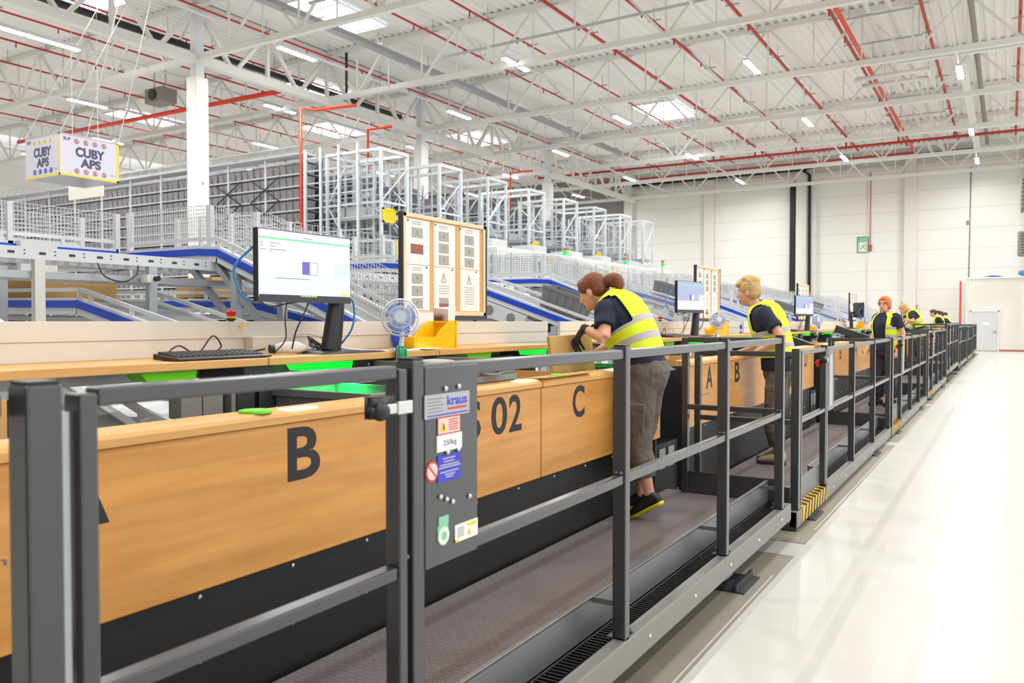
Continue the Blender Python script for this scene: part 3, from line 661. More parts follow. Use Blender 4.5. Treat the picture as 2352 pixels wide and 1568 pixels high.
# ---------------------------------------------------------------- hanging sign
sg = thing('hanging_sign', 'white box sign with yellow edges hanging by wires at the left', 'sign', (-16.6, 9.8, 4.5))
SX0, SX1, SY0, SY1, SZ0, SZ1 = -17.25, -16.0, 9.19, 10.43, 4.5, 5.33
m = MB(); m.box(SX1-.03, SX1, SY0, SY1, SZ0, SZ1); m.build('side_panel', 'sign_white', sg)
m = MB(); m.box(SX0, SX1-.03, SY0, SY0+.03, SZ0, SZ1); m.build('side_panel', 'sign_white', sg)
m = MB(); m.box(SX0, SX0+.03, SY0+.03, SY1, SZ0, SZ1); m.build('side_panel', 'label_grey', sg)
m = MB(); m.box(SX0+.03, SX1-.03, SY1-.03, SY1, SZ0, SZ1); m.build('side_panel', 'label_grey', sg)
m = MB(); m.box(SX1, SX1+.004, SY0, SY1, SZ0, SZ0+.035); m.box(SX1, SX1+.004, SY1-.05, SY1, SZ0, SZ1); m.box(SX0, SX1, SY0-.004, SY0, SZ0, SZ0+.035); m.box(SX1-.05, SX1, SY0-.004, SY0, SZ0, SZ1); m.build('yellow_edging', 'yellow_guard', sg)
m = MB(); m.box(SX1, SX1+.004, SY0, SY1, SZ1-.03, SZ1); m.box(SX0, SX1, SY0-.004, SY0, SZ1-.03, SZ1); m.build('top_edging', 'label_grey', sg)
for fc, at_, u0, u1 in (('X+', SX1, SY0, SY1), ('Y-', SY0, SX0, SX1)):
    L = u1 - u0
    text('CUBY', 'lettering', 'ink_purple', sg, (u0+L*.25, u0+L*.75, SZ0+.405, SZ0+.6), fc, at_, .045, .004)
    text('APS', 'lettering', 'ink_purple', sg, (u0+L*.33, u0+L*.68, SZ0+.2, SZ0+.385), fc, at_, .045, .004)
    text('3LP', 'lettering', 'ink_purple', sg, (u0+L*.05, u0+L*.17, SZ1-.13, SZ1-.07), fc, at_, .02, .004)
    P = (lambda u, z, d: (SX1+d, u, z)) if fc == 'X+' else (lambda u, z, d: (u, SY0-d, z))
    for row, z in enumerate((SZ1-.125, SZ0+.115)):
        m = MB(); m2 = MB()
        for k in range(4):
            u = u0 + L*(.27 + .155*k)
            if fc == 'X+':
                prof = [.052, .052, .04, .04]
                m.lathe([(.052, .0), (.052, .004), (.040, .004), (.040, .0)], P(u, z, 0), 'X', 20, False); m.bar(P(u-.03, z+.03, .002), P(u+.03, z-.03, .002), .004, .01)
                m2.sph(P(u, z+.015, .002), .002, .012, .012, 8, 6); m2.bar(P(u, z+.01, .002), P(u-.004, z-.03, .002), .004, .02)
            elif row == 0:
                a = [P(u-.055, z-.04, .004), P(u+.055, z-.04, .004), P(u, z+.055, .004)]; b_ = [P(u-.055, z-.04, 0), P(u+.055, z-.04, 0), P(u, z+.055, 0)]
                m.loft([b_, a]); m2.bar(P(u, z-.025, .005), P(u, z+.025, .005), .004, .012, (0,1,0))
            else:
                m.lathe([(.0, -.004), (.055, -.004), (.055, 0)], P(u, z, 0), 'Y', 20, False); m2.bar(P(u, z-.03, .005), P(u, z+.03, .005), .004, .02, (0,1,0))
        m.build('pictogram', ('label_red' if fc == 'X+' else ('yellow_guard' if row == 0 else 'sign_blue')), sg)
        m2.build('pictogram_symbol', 'ink_grey' if fc == 'X+' or row == 0 else 'sign_white', sg)
    m = MB(); m.bar(P(u0+L*.84, SZ0+.13, .002), P(u0+L*.93, SZ0+.13, .002), .004, .03); m.build('arrow', 'label_grey', sg)
for (x, y), (x2, y2) in zip(((SX0, SY0), (SX1, SY0), (SX1, SY1), (SX0, SY1)), ((-16.9, 11.4), (-15.7, 11.4), (-15.7, 11.4), (-16.9, 11.4))):
    m = MB(); m.cyl((x, y, SZ1), (x2, y2, 10.0), .008, n=5); m.build('wire', 'zinc_pale', sg)
m = MB(); m.box(-22.6, -21.0, 13.2, 13.25, 5.0, 5.6)
for x in (-22.4, -21.2): m.cyl((x, 13.22, 5.6), (x, 13.22, 11.7), .008, n=5)
tag(m.build('hanging_board', 'warm_white'), 'plain pale board hanging behind and below the box sign', 'board')
# ================================================================ CONVEYORS
def mesh_guard(m, P, h0, h1, n, nh=6, r=.003):
    # P(t) -> (point at base) for t in 0..1 ; vertical wires n+1, nh horizontals following P
    for i in range(n + 1):
        b = P(i / n); m.box(b[0]-r, b[0]+r, b[1]-r, b[1]+r, b[2]+h0, b[2]+h1)
    K = 16
    for j in range(nh + 1):
        z = h0 + (h1-h0)*j/nh
        for i in range(K):
            a, b = V(P(i/K)), V(P((i+1)/K)); m.bar(a + V((0,0,z)), b + V((0,0,z)), r*2, r*2)
def along(pts):
    L = [0]
    for a, b in zip(pts, pts[1:]): L.append(L[-1] + (V(b)-V(a)).length)
    def P(t):
        d = t * L[-1]
        for i in range(len(pts)-1):
            if d <= L[i+1] or i == len(pts)-2: return V(pts[i]).lerp(V(pts[i+1]), (d - L[i]) / (L[i+1]-L[i]))
    return P, L[-1]
def conveyor(lab, pts, side, guard=0.0, legs=(), gearbox=None, rail=True, cat='conveyor', nearonly=False, depth=.13):
    # pts: polyline of the near edge, top of the blue strip; side: vector to the far edge
    pts = [V(p) for p in pts]; sd = V(side)
    t = thing('belt_conveyor', lab, cat, pts[0] + V((0, 0, -pts[0].z)))
    sn = sd.normalized()
    for nm, off, sg_ in (('side_frame', V((0,0,0)), -1), ('side_frame', sd, 1)):
        m = MB()
        for a, b in zip(pts, pts[1:]): m.bar(a+off+V((0,0,-.045)), b+off+V((0,0,-.045)), .05, depth)
        f = m.build(nm, 'white_steel', t)
        m = MB()
        for a, b in zip(pts, pts[1:]): m.bar(a+off+sn*sg_*.028+V((0,0,-.03)), b+off+sn*sg_*.028+V((0,0,-.03)), .012, .058)
        m.build('blue_strip', 'blue', f)
        if rail:
            m = MB()
            for a, b in zip(pts, pts[1:]):
                m.bar(a+off+V((0,0,.085)), b+off+V((0,0,.085)), .02, .03)
                n = max(1, int((b-a).length/.5))
                for i in range(0 if a is pts[0] else 1, n+1):
                    q = a.lerp(b, i/n)+off; m.box(q.x-.012, q.x+.012, q.y-.012, q.y+.012, q.z, q.z+.085)
            m.build('guide_rail', 'white_steel', t)
    m = MB()
    for a, b in zip(pts, pts[1:]): m.bar(a+sd*.5+V((0,0,-.01)), b+sd*.5+V((0,0,-.01)), sd.length-.05, .02)
    m.build('belt', 'belt', t)
    m = MB()
    for a, b in zip(pts, pts[1:]): m.bar(a+sd*.5+V((0,0,-.15)), b+sd*.5+V((0,0,-.15)), sd.length-.1, .04)
    m.build('belly_pan', 'zinc', t)
    if guard > 0:
        for off in (V((0,0,0)), sd):
            P, L = along([p+off for p in pts])
            m = MB(); pit = .032 if pts[0].y < 12 and pts[0].x > -7.5 else (.06 if pts[0].x > -7.5 else .1); mesh_guard(m, P, .1, .1+guard, int(L/pit), int(guard/pit), .002 if pit < .05 else .003); m.build('wire_mesh', 'white_steel' if pts[0].y < 8 and pts[0].x > -7.5 else 'zinc_pale', t)
            n = max(1, int(L/.9))
            for i in range(n+1):
                q = P(i/n); m = MB(); m.box(q.x-.025, q.x+.025, q.y-.02, q.y+.02, q.z-.06, q.z+.1+guard); m.build('guard_post', 'white_steel', t)
    for q in legs:
        q = V(q)
        for off in (V((0,0,0)), sd):
            m = MB(); p_ = q+off; m.box(p_.x-.035, p_.x+.035, p_.y-.03, p_.y+.03, 0, q.z-.05); m.box(p_.x-.07, p_.x+.07, p_.y-.07, p_.y+.07, 0, .012); m.build('leg', 'zinc_pale', t)
    if gearbox:
        a, b = V(gearbox[0]), V(gearbox[1]); m = MB(); m.bar(a, b, .05, .16); g = m.build('drive_cover', 'white_steel', t)
        m = MB(); 
        for q in (a.lerp(b, .25), a.lerp(b, .72)): m.cyl(q+V((0,-.025,0)), q+V((0,-.032,0)), .055, n=16)
        m.build('pulley_window', 'heater_grey', g)
        m = MB(); m.box(b.x+.06, b.x+.3, b.y+.05, b.y+.2, b.z-.1, b.z+.03); m.build('motor', 'black_plastic', t, bevel=.02)
    return t
for k in range(6):
    d = 5.8*k; wh = 'at the %s workbench' % ['nearest', 'second', 'third', 'fourth', 'fifth', 'sixth'][k]
    conveyor('blue-sided belt conveyor sloping down to the front, the lower left one ' + wh, [(-9, 3.7+d, 1.8), (-6.2, 3.7+d, 1.765), (-6.05, 3.7+d, 1.735), (-4.0, 3.7+d, 1.27), (-3.6, 3.7+d, 1.2)], (0, .62, 0), legs=[(-8, 3.7+d, 1.75), (-5.2, 3.7+d, 1.5)])
    conveyor('blue-sided belt conveyor passing low under the raised one ' + wh, [(-9, 5.25+d, 1.84), (-6.1, 5.25+d, 1.785), (-5.9, 5.25+d, 1.765), (-4.0, 5.25+d, 1.38), (-3.6, 5.25+d, 1.32)], (0, .5, 0), legs=[(-7.6, 5.25+d, 1.75), (-4.7, 5.25+d, 1.5)])
    cb = conveyor('raised blue-sided conveyor with mesh guards curving down ' + wh, [(-6.9, 4.6+d, 2.225), (-5.91, 4.6+d, 2.22), (-5.67, 4.6+d, 2.205), (-5.5, 4.6+d, 2.14), (-4.6, 4.6+d, 1.8), (-3.7, 4.6+d, 1.42)], (0, .5, 0), guard=.27, legs=[(-5.47, 4.6+d, 2.06)])
    for xa in (-6.15, -5.81):
        m = MB(); m.bar((xa, 4.62+d, 2.15), (xa+1.1, 4.62+d, 1.14), .05, .05); m.build('strut', 'zinc', cb)
    m = MB(); m.prism([(-6.35, 2.14), (-5.95, 2.14), (-6.08, 2.02), (-6.22, 2.02)], 'Y', 4.6+d, 4.66+d); m.build('gusset', 'white_steel', cb)
    if k > 0:
        conveyor('long sloping blue-sided conveyor bringing totes down ' + wh, [(-8.5, 2.0+d, 2.33), (-6.6, 2.0+d, 2.32), (-6.3, 2.0+d, 2.3), (-5.1, 2.0+d, 1.972), (-3.7, 2.0+d, 1.51)], (0, .5, 0), guard=.2 if k < 1 else 0.0,
                 legs=[(-6.4, 2.0+d, 2.2), (-4.2, 2.0+d, 1.6)], gearbox=((-5.15, 1.96+d, 1.78), (-4.55, 1.96+d, 1.58)))
up = conveyor('raised blue-sided conveyor with a mesh guard running along behind the nearest workbench', [(-6.95, -3, 2.24), (-6.95, 4.5, 2.235)], (-.55, 0, 0), guard=.24, legs=[(-6.95, 3.5, 2.1), (-6.95, 1, 2.1)])
m = MB(); m.box(-6.93, -6.85, 3.6, 3.9, 2.0, 2.26); m.build('drive_box', 'white_steel', up)
up2 = conveyor('raised conveyor with mesh guards running along the hall past the farther workbenches', [(-7.8, 6.5, 2.34), (-7.8, 39, 2.34)], (-.55, 0, 0), guard=.42, legs=[(-7.8, y, 2.3) for y in (8, 14, 20, 26, 32, 38)])
# perforated silver roller track in front
pb = thing('roller_track', 'silver perforated roller track running along behind the nearest workbench', 'conveyor', (-5.75, 3, 0))
for x in (-5.75, -6.2):
    m = MB(); m.box(x-.012, x+.012, -2, 9.5, 2.035, 2.105); m.box(x-.035, x+.0125, -2, 9.5, 2.1045, 2.112); m.box(x-.035, x+.0125, -2, 9.5, 2.028, 2.036); sf = m.build('side_profile', 'white_steel', pb)
    m = MB(); y = -1.9
    while y < 9.4:
        m.box(x+.012, x+.0135, y, y+.045, 2.062, 2.08)
        for q in (.1, .115): m.box(x+.012, x+.0135, y+.105, y+.117, 2.06 if q > .11 else 2.085, 2.068 if q > .11 else 2.093)
        y += .21
    m.build('slots', 'dark_steel', sf)
m = MB(); y = -1.9
while y < 9.4: m.cyl((-6.19, y, 2.09), (-5.76, y, 2.09), .022, n=8); y += .1
o = m.build('rollers', 'zinc', pb, smooth=True); o['kind'] = 'stuff'
m = MB(); m.box(-5.83, -5.77, -2, 9.5, 1.9, 1.95); m.box(-6.2, -6.15, -2, 9.5, 1.9, 1.95); m.build('lower_rail', 'zinc', pb)
for y in (1.6, 3.14, 4.015, 6.4):
    m = MB(); m.box(-5.78, -5.73, y-.035, y+.035, 0, 2.03); m.build('leg', 'zinc_pale' if y != 3.14 else 'warm_white', pb)
m = MB(); m.box(-5.72, -5.64, 3.9, 4.0, 1.9, 1.96); m.build('switch_box', 'warm_white', pb); m = MB(); m.cyl((-5.64, 3.97, 1.93), (-5.6, 3.97, 1.93), .02); m.build('switch_knob', 'black_plastic', pb)
pipe('cable', [(-5.72, 3.55, 2.03), (-5.7, 3.6, 1.93), (-5.7, 3.75, 1.9), (-5.7, 3.85, 1.96), (-5.72, 3.88, 2.03)], .006, 'dark_steel', 'thin dark cable looping under the silver roller track', 'cable', smooth=5, n=6)
# cardboard boxes travelling on the conveyors
def carton(x0, x1, y0, y1, z, h, lab):
    c = thing('cardboard_box', lab, 'box', ((x0+x1)/2, (y0+y1)/2, z))
    m = MB(); m.box(x0, x1, y0, y1, z, z+h); m.build('body', 'cardboard', c, bevel=.004)
    m = MB(); m.box(x0-.001, x1+.001, (y0+y1)/2-.03, (y0+y1)/2+.03, z+h, z+h+.002); m.build('tape', 'cork', c)
carton(-7.45, -6.52, 3.76, 4.22, 1.775, .19, 'long brown cardboard box on the lower left belt conveyor')
carton(-7.2, -6.65, 5.3, 5.7, 1.835, .2, 'brown cardboard box on the belt conveyor under the raised one')
# totes riding down the inclined conveyors
def tote(cx, cy, z, L, W, H, lab, tilt=0.0, m_='tote_grey', g=None, lid=False, rot=0.0):
    t = thing('tote', lab, 'tote', (cx, cy, z), g); t.rotation_euler = (0, tilt, rot)
    R = lambda a, b, zz: [(-a/2, -b/2, zz), (a/2, -b/2, zz), (a/2, b/2, zz), (-a/2, b/2, zz)]
    b = MB(); b.loft([R(L*.9, W*.88, 0), R(L*.97, W*.97, H-.03), R(L, W, H-.03), R(L, W, H), R(L*.95, W*.93, H), R(L*.87, W*.84, .015)]); b.build('body', m_, t, local=True)
    b = MB()
    for x in (-L*.3, -L*.1, L*.1, L*.3):
        for s in (-1, 1): b.bar((x, s*W*.445, .01), (x, s*W*.49, H-.03), .02, .012)
    for y in (-W*.25, W*.25):
        for s in (-1, 1): b.bar((s*L*.455, y, .01), (s*L*.49, y, H-.03), .012, .02)
    b.build('ribs', m_, t, local=True)
    b = MB()
    for s in (-1, 1): b.box(s*L*.5-.006, s*L*.5+.006, -.06, .06, H-.09, H-.05)
    b.build('handle', 'dark_steel', t, local=True)
    return t
for k in range(1, 5):
    d = 5.8*k; x = (-4.22, -5.2, -4.5, -5.0)[k-1]; z = 1.972 - (x + 5.1) * .33 + .02
    tote(x, 2.25+d, z, .5, .36, .24, 'grey plastic tote riding down the sloping conveyor at the %s workbench' % ORD[k], math.atan(.33), 'tote_grey', 'totes on the sloping conveyors')
# extra rails beyond
m = MB()
for z in (2.75, 2.95): m.box(-9.02, -8.98, 12, 40, z-.02, z+.02)
g = thing('walkway_railing', 'pale handrail along the raised walkway in front of the white cabinets', 'railing', (-9, 26, 1.9)); m.build('rails', 'white_steel', g)
for y in range(12, 41, 2): m = MB(); m.box(-9.02, -8.98, y-.02, y+.02, 0, 2.97); m.build('post', 'ink_grey', g)
# ================================================================ LIFTING PLATFORMS
def platform(Y0, posts, YE, zb, lab, stickers=False, first_gate=True):
    zt = zb + 1.355; zm = zb + .80; XF, XB = -1.35, -1.41
    t = thing('lift_platform', lab, 'work platform', (-1.8, (Y0+YE)/2, zb), 'grey railed lifting platforms')
    m = MB(); m.box(-2.3, -1.50, Y0, YE, zb+.1, zb+.13); m.build('deck', 'deck_rubber', t)
    m = MB(); m.box(-1.50, -1.412, Y0, YE, zb+.085, zb+.118)
    y = Y0 + .02
    while y < min(YE, Y0 + 12): m.box(-1.49, -1.415, y, y+.009, zb+.118, zb+.125); y += .028
    m.build('edge_strip', 'black_plastic', t)
    m = MB(); m.box(XB, XF+.005, Y0, YE, zb, zb+.125); b = m.build('frame_beam', 'beam_grey', t, bevel=.008)
    m = MB(); y = Y0 + .25
    while y < YE: m.sph((XF+.006, y, zb+.062), .008, .012, .012, 8, 5); y += .62
    m.build('bolts', 'bolt', b)
    m = MB()
    for y in (Y0, YE-.04): m.box(-2.23, XF-.003, y, y+.04, zb-.02, zb+.122)
    m.box(-2.25, -2.2, Y0, YE, zb, zb+.12); m.build('end_beam', 'dark_steel', t, bevel=.004)
    m = MB(); m.box(-1.512, -1.5, posts[1] if first_gate else Y0, YE-.05, zb+.12, zb+.285); m.box(-1.52, -1.5, posts[1], YE-.05, zb+.278, zb+.288); m.build('toe_board', 'toe_grey', t, bevel=.002)
    for i, y in enumerate(posts):
        w_ = .06 if i == 0 else .05
        m = MB(); m.box(XB, XF, y-w_/2, y+w_/2, zb+.11, zt); p = m.build('post', 'rail_grey', t, bevel=.005)
        m = MB(); m.box(XB-.025, XF, y-.025, y+.075, zb+.124, zb+.131); m.sph((XF-.012, y+.06, zb+.142), .013, .013, .012, 8, 5); m.sph((XB-.02, y+.045, zb+.142), .013, .013, .012, 8, 5); m.build('base_plate', 'toe_grey', p)
        m = MB(); m.box(XB+.004, XF-.004, y-w_/2+.004, y+w_/2-.004, zt, zt+.006); m.build('post_cap', 'black_plastic', p)
        if i >= 1:
            m = MB(); m.box(-1.50, XB, y-.02, y-.006, zb+.26, zb+.283); m.sph((XB+.02, y-.028, zm+.028), .008, .008, .008, 8, 5); m.sph((XF-.02, y-.028, zm+.028), .008, .008, .008, 8, 5); m.build('clamp', 'toe_grey', p)
    for a, b_ in zip(posts[1:], posts[2:]):
        m = MB(); m.box(XB+.012, XF-.008, a+.02, b_-.02, zt-.052, zt-.012); m.build('top_rail', 'rail_grey', t, bevel=.006)
        m = MB(); m.box(XB+.012, XF-.008, a+.02, b_-.02, zm-.02, zm+.02); m.build('mid_rail', 'rail_grey', t, bevel=.006)
    for y in (Y0 + .03, YE - .05):
        m = MB(); m.box(-2.16, -2.11, y-.025, y+.025, zb+.1, zt-.02); m.build('inner_post', 'rail_grey', t, bevel=.005)
        for z in (zt-.035, zm): m = MB(); m.box(-2.11, XB, y-.018, y+.018, z-.02, z+.02); m.build('end_rail', 'rail_grey', t, bevel=.005)
        m = MB(); m.box(-2.11, XB, y-.006, y+.006, zb+.12, zb+.3); m.build('end_toe_plate', 'rail_grey', t)
    # gate in the first bay
    g0, g1 = posts[0] + .055, posts[1] - .045
    gt = thing('gate', None, None, (0, 0, 0)); gt.parent = t; gt.location = V((-1.38, g0, zb)) - rootloc(t)
    for y in (g0+.02, g1-.02): m = MB(); m.box(XB+.01, XF, y-.017, y+.017, zb+.15, zt-.02); m.build('stile', 'rail_grey', gt, bevel=.005)
    for z in (zt-.028, zm): m = MB(); m.box(XB+.012, XF-.004, g0+.04, g1-.04, z-.0165, z+.0165); m.build('gate_rail', 'rail_grey', gt, bevel=.005)
    m = MB(); m.box(-1.4, -1.392, g0+.04, g1-.04, zb+.15, zb+.33); m.build('kick_plate', 'toe_grey', gt)
    m = MB(); m.box(XF-.002, XF+.012, g1-.1, g1-.005, zt-.132, zt-.106); m.box(XF, XF+.016, g1-.06, g1+.0, zt-.136, zt-.102); m.build('latch_arm', 'bolt', gt, bevel=.003)
    m = MB(); m.sph((XF+.012, g1-.125, zt-.122), .018, .03, .024, 14, 10); m.sph((XF+.012, g1-.16, zt-.116), .008, .01, .009, 8, 6); m.box(XF-.02, XF+.004, g1-.15, g1-.06, zt-.14, zt-.085); m.build('latch_knob', 'black_plastic', gt, smooth=True)
    m = MB(); m.box(-1.385, -1.368, posts[0]+.033, posts[0]+.05, zm-.02, zt-.05); m.box(-1.39, -1.36, posts[0]+.028, posts[0]+.055, zb+.2, zm-.02); m.build('hinge_strut', 'zinc_pale', gt)
    # side post carrying the operating panel
    pn = MB(); pn.box(XB+.03, XF+.002, posts[1]+.025, posts[1]+.28, zm-.02, zt-.02); pnl = pn.build('sign_panel', 'rail_grey', t, bevel=.003)
    if first_gate:
        m = MB(); m.box(XB-.002, XF+.011, posts[0]+.1, posts[1]-.06, zb+.02, zb+.131); hz = m.build('hazard_strip', 'yellow', t)
        m = MB(); y = posts[0] + .14
        while y < posts[1] - .16:
            m.hexa([(XF+.008, y, zb+.02), (XF+.013, y, zb+.02), (XF+.013, y+.05, zb+.02), (XF+.008, y+.05, zb+.02), (XF+.008, y+.05, zb+.131), (XF+.013, y+.05, zb+.131), (XF+.013, y+.1, zb+.131), (XF+.008, y+.1, zb+.131)])
            m.hexa([(XB, y+.1, zb+.129), (XF+.01, y+.05, zb+.129), (XF+.01, y+.1, zb+.129), (XB, y+.15, zb+.129), (XB, y+.1, zb+.134), (XF+.01, y+.05, zb+.134), (XF+.01, y+.1, zb+.134), (XB, y+.15, zb+.134)]); y += .115
        m.build('black_stripes', 'black_plastic', hz)
    if not stickers:
        m = MB(); m.cyl((XB-.005, posts[1]-.06, zt-.15), (XB-.03, posts[1]-.06, zt-.15), .018); m.box(XB-.02, XB+.005, posts[1]-.09, posts[1]-.03, zt-.18, zt-.12); m.build('stop_button', 'red', t)
    for yf in (Y0+.6, Y0+4.25):
        m = MB(); m.box(-1.85, -1.3, yf-.16, yf+.2, 0.003, .012); m.box(-1.36, -1.345, yf-.16, yf+.2, .012, .05); m.box(-1.85, -1.835, yf-.16, yf+.2, .012, .05); f = m.build('foot_plate', 'dark_steel', t)
        m = MB(); m.bar((-1.46, yf, .03), (-1.7, yf, max(zb+.05, .1)), .03, .03); m.cyl((-1.46, yf-.03, .035), (-1.46, yf+.1, .035), .018); m.cyl((-1.5, yf+.07, .012), (-1.5, yf+.07, max(zb*.7, .06)), .02); m.build('foot_link', 'zinc', f)
    m = MB(); n = 2
    for yf in (Y0+1.2, Y0+3.2): m.bar((-1.8, yf, .03), (-1.8, yf+1.3, max(zb-.01, .05)), .08, .05); m.bar((-1.8, yf+1.3, .03), (-1.8, yf, max(zb-.01, .05)), .06, .05)
    m.build('scissor_arm', 'dark_steel', t)
    if stickers: add_stickers(pnl)
    else:
        m = MB(); m.box(XF+.002, XF+.005, posts[1]+.06, posts[1]+.2, zm+.02, zt-.08); m.build('notice_strip', 'label_grey', pnl)
    return t
def add_stickers(pnl):
    X = -1.348
    def plate(n, m_, y0, y1, z0, z1, d=.003):
        b = MB(); b.box(X, X+d, y0, y1, z0, z1); return b.build(n, m_, pnl)
    plate('maker_plate', 'label_grey', 1.759, 1.973, 1.334, 1.399)
    text('kraus', 'plate_lettering', 'blue_label', pnl, (1.862, 1.96, 1.364, 1.392), 'X+', X+.003, .02)
    def ln(n, m_, y0, y1, z0, z1, e=.0036):
        b = MB(); b.box(X, X+e, y0, y1, z0, z1); return b.build(n, m_, pnl)
    ln('red_line', 'label_red', 1.864, 1.96, 1.352, 1.358); ln('blue_line', 'blue_label', 1.77, 1.965, 1.339, 1.3425)
    b = MB()
    for k in range(5): b.box(X, X+.0036, 1.77, 1.845 - .01*(k % 2), 1.35+k*.009, 1.352+k*.009)
    b.build('small_print', 'ink_grey', pnl)
    plate('warning_label', 'label_red', 1.817, 1.926, 1.284, 1.333); ln('warning_field', 'label_pink', 1.82, 1.923, 1.287, 1.33)
    b = MB(); b.loft([[(X+.0036, 1.826, 1.293), (X+.0036, 1.86, 1.293), (X+.0036, 1.843, 1.323)], [(X+.0046, 1.826, 1.293), (X+.0046, 1.86, 1.293), (X+.0046, 1.843, 1.323)]]); b.build('warning_triangle', 'yellow', pnl)
    b = MB(); b.box(X+.0046, X+.0052, 1.841, 1.846, 1.297, 1.313); b.build('warning_symbol', 'ink', pnl)
    b = MB()
    for k in range(5): b.box(X+.0036, X+.0042, 1.868, 1.917 - .006*(k % 2), 1.294+k*.007, 1.297+k*.007)
    b.build('small_print', 'label_red', pnl)
    plate('load_label', 'paper', 1.814, 1.934, 1.237, 1.283, .0035); text('250kg', 'plate_lettering', 'ink_grey', pnl, (1.842, 1.906, 1.248, 1.268), 'X+', X+.0035, 0)
    plate('instruction_label', 'blue_label', 1.818, 1.928, 1.151, 1.227)
    b = MB()
    for z, a, c in ((1.214, 1.84, 1.9), (1.205, 1.845, 1.895), (1.196, 1.828, 1.918), (1.189, 1.82, 1.926), (1.176, 1.828, 1.918), (1.168, 1.85, 1.9), (1.161, 1.856, 1.89)): b.box(X, X+.0036, a, c, z, z+.004)
    b.build('small_print', 'label_grey', pnl)
    b = MB(); b.lathe([(.0, X), (.029, X), (.029, X+.0025), (.0, X+.0025)], (0, 1.793, 1.188), 'X', 28, True); b.build('prohibition_label', 'label_red', pnl)
    b = MB(); b.lathe([(.0, X+.0025), (.023, X+.0025), (.023, X+.003), (.0, X+.003)], (0, 1.793, 1.188), 'X', 28, True); b.build('prohibition_field', 'label_pink', pnl)
    b = MB(); b.bar((X+.0035, 1.777, 1.204), (X+.0035, 1.809, 1.172), .001, .005); b.build('prohibition_bar', 'label_red', pnl)
    plate('inspection_tag', 'label_green', 1.822, 1.868, 1.03, 1.055); plate('inspection_tag', 'label_green', 1.818, 1.868, 1.012, 1.03, .002)
    b = MB(); b.lathe([(.012, X), (.026, X), (.026, X+.0042), (.012, X+.0042)], (0, 1.844, 1.0), 'X', 24, False); b.build('inspection_ring', 'label_pale', pnl)
    b = MB(); b.lathe([(.0, X), (.012, X), (.012, X+.0035), (.0, X+.0035)], (0, 1.844, 1.0), 'X', 20, True); b.build('inspection_centre', 'label_green', pnl)
    plate('type_label', 'paper', 1.9, 2.016, .966, 1.016); ln('label_patch', 'yellow_guard', 1.962, 2.008, 1.001, 1.011); ln('label_patch', 'yellow_guard', 1.9, 1.917, .966, .974)
    b = MB(); b.loft([[(X+.003, 1.96, .975), (X+.003, 1.98, .975), (X+.003, 1.97, .996)], [(X+.004, 1.96, .975), (X+.004, 1.98, .975), (X+.004, 1.97, .996)]]); b.build('warning_triangle', 'yellow', pnl)
    b = MB()
    for k in range(5): b.box(X, X+.0036, 1.91, 1.945, .98+k*.006, .982+k*.006)
    b.build('small_print', 'ink_grey', pnl)
    b = MB()
    for y, z in ((1.854, 1.412), (1.918, 1.414), (1.863, 1.232), (1.915, 1.234), (1.829, 1.112), (1.887, 1.088), (1.858, 1.1), (1.972, 1.088)):
        b.sph((X+.004, y, z), .006, .008, .008, 10, 6)
    b.build('bolts', 'bolt', pnl, smooth=True)
PL = [(.66, (.745, 1.74, 3.155, 4.59, 5.93), 6.16, .141), (6.38, (6.45, 7.56, 9.06, 10.58, 12.05), 12.15, .03)]
for k in range(2, 8):
    s = 12.28 + 5.86*(k-2); PL.append((s, (s+.06, s+1.18, s+2.68, s+4.15, s+5.48), s+5.6, (.02, .06, .2, .1, .07, .12)[k-2]))
PN = ['nearest the camera, with the sign panel facing', 'second from the camera, where the fair-haired person stands', 'third from the camera, where the red-haired person stands', 'fourth from the camera', 'fifth from the camera, raised higher than its neighbours', 'sixth from the camera', 'seventh from the camera', 'last, nearest the end wall']
for k, (a, ps, e, zb) in enumerate(PL):
    platform(a, ps, e, zb, 'dark grey railed lifting platform ' + PN[k], stickers=(k == 0))
# the rail of the platform before the first one, entering at the left edge
t = thing('lift_platform', 'railing of a further lifting platform just entering at the left edge', 'work platform', (-1.8, -1, .14), 'grey railed lifting platforms')
for z in (1.462, .94): m = MB(); m.box(-1.4, -1.36, -2.2, .64, z-.02, z+.02); m.build('top_rail' if z > 1 else 'mid_rail', 'rail_grey', t, bevel=.005)
m = MB(); m.box(-1.41, -1.35, .6, .65, .25, 1.49); m.build('post', 'rail_grey', t, bevel=.005)
m = MB(); m.box(-2.23, -1.35, -3, .6, .14, .27); m.build('deck', 'deck_rubber', t)
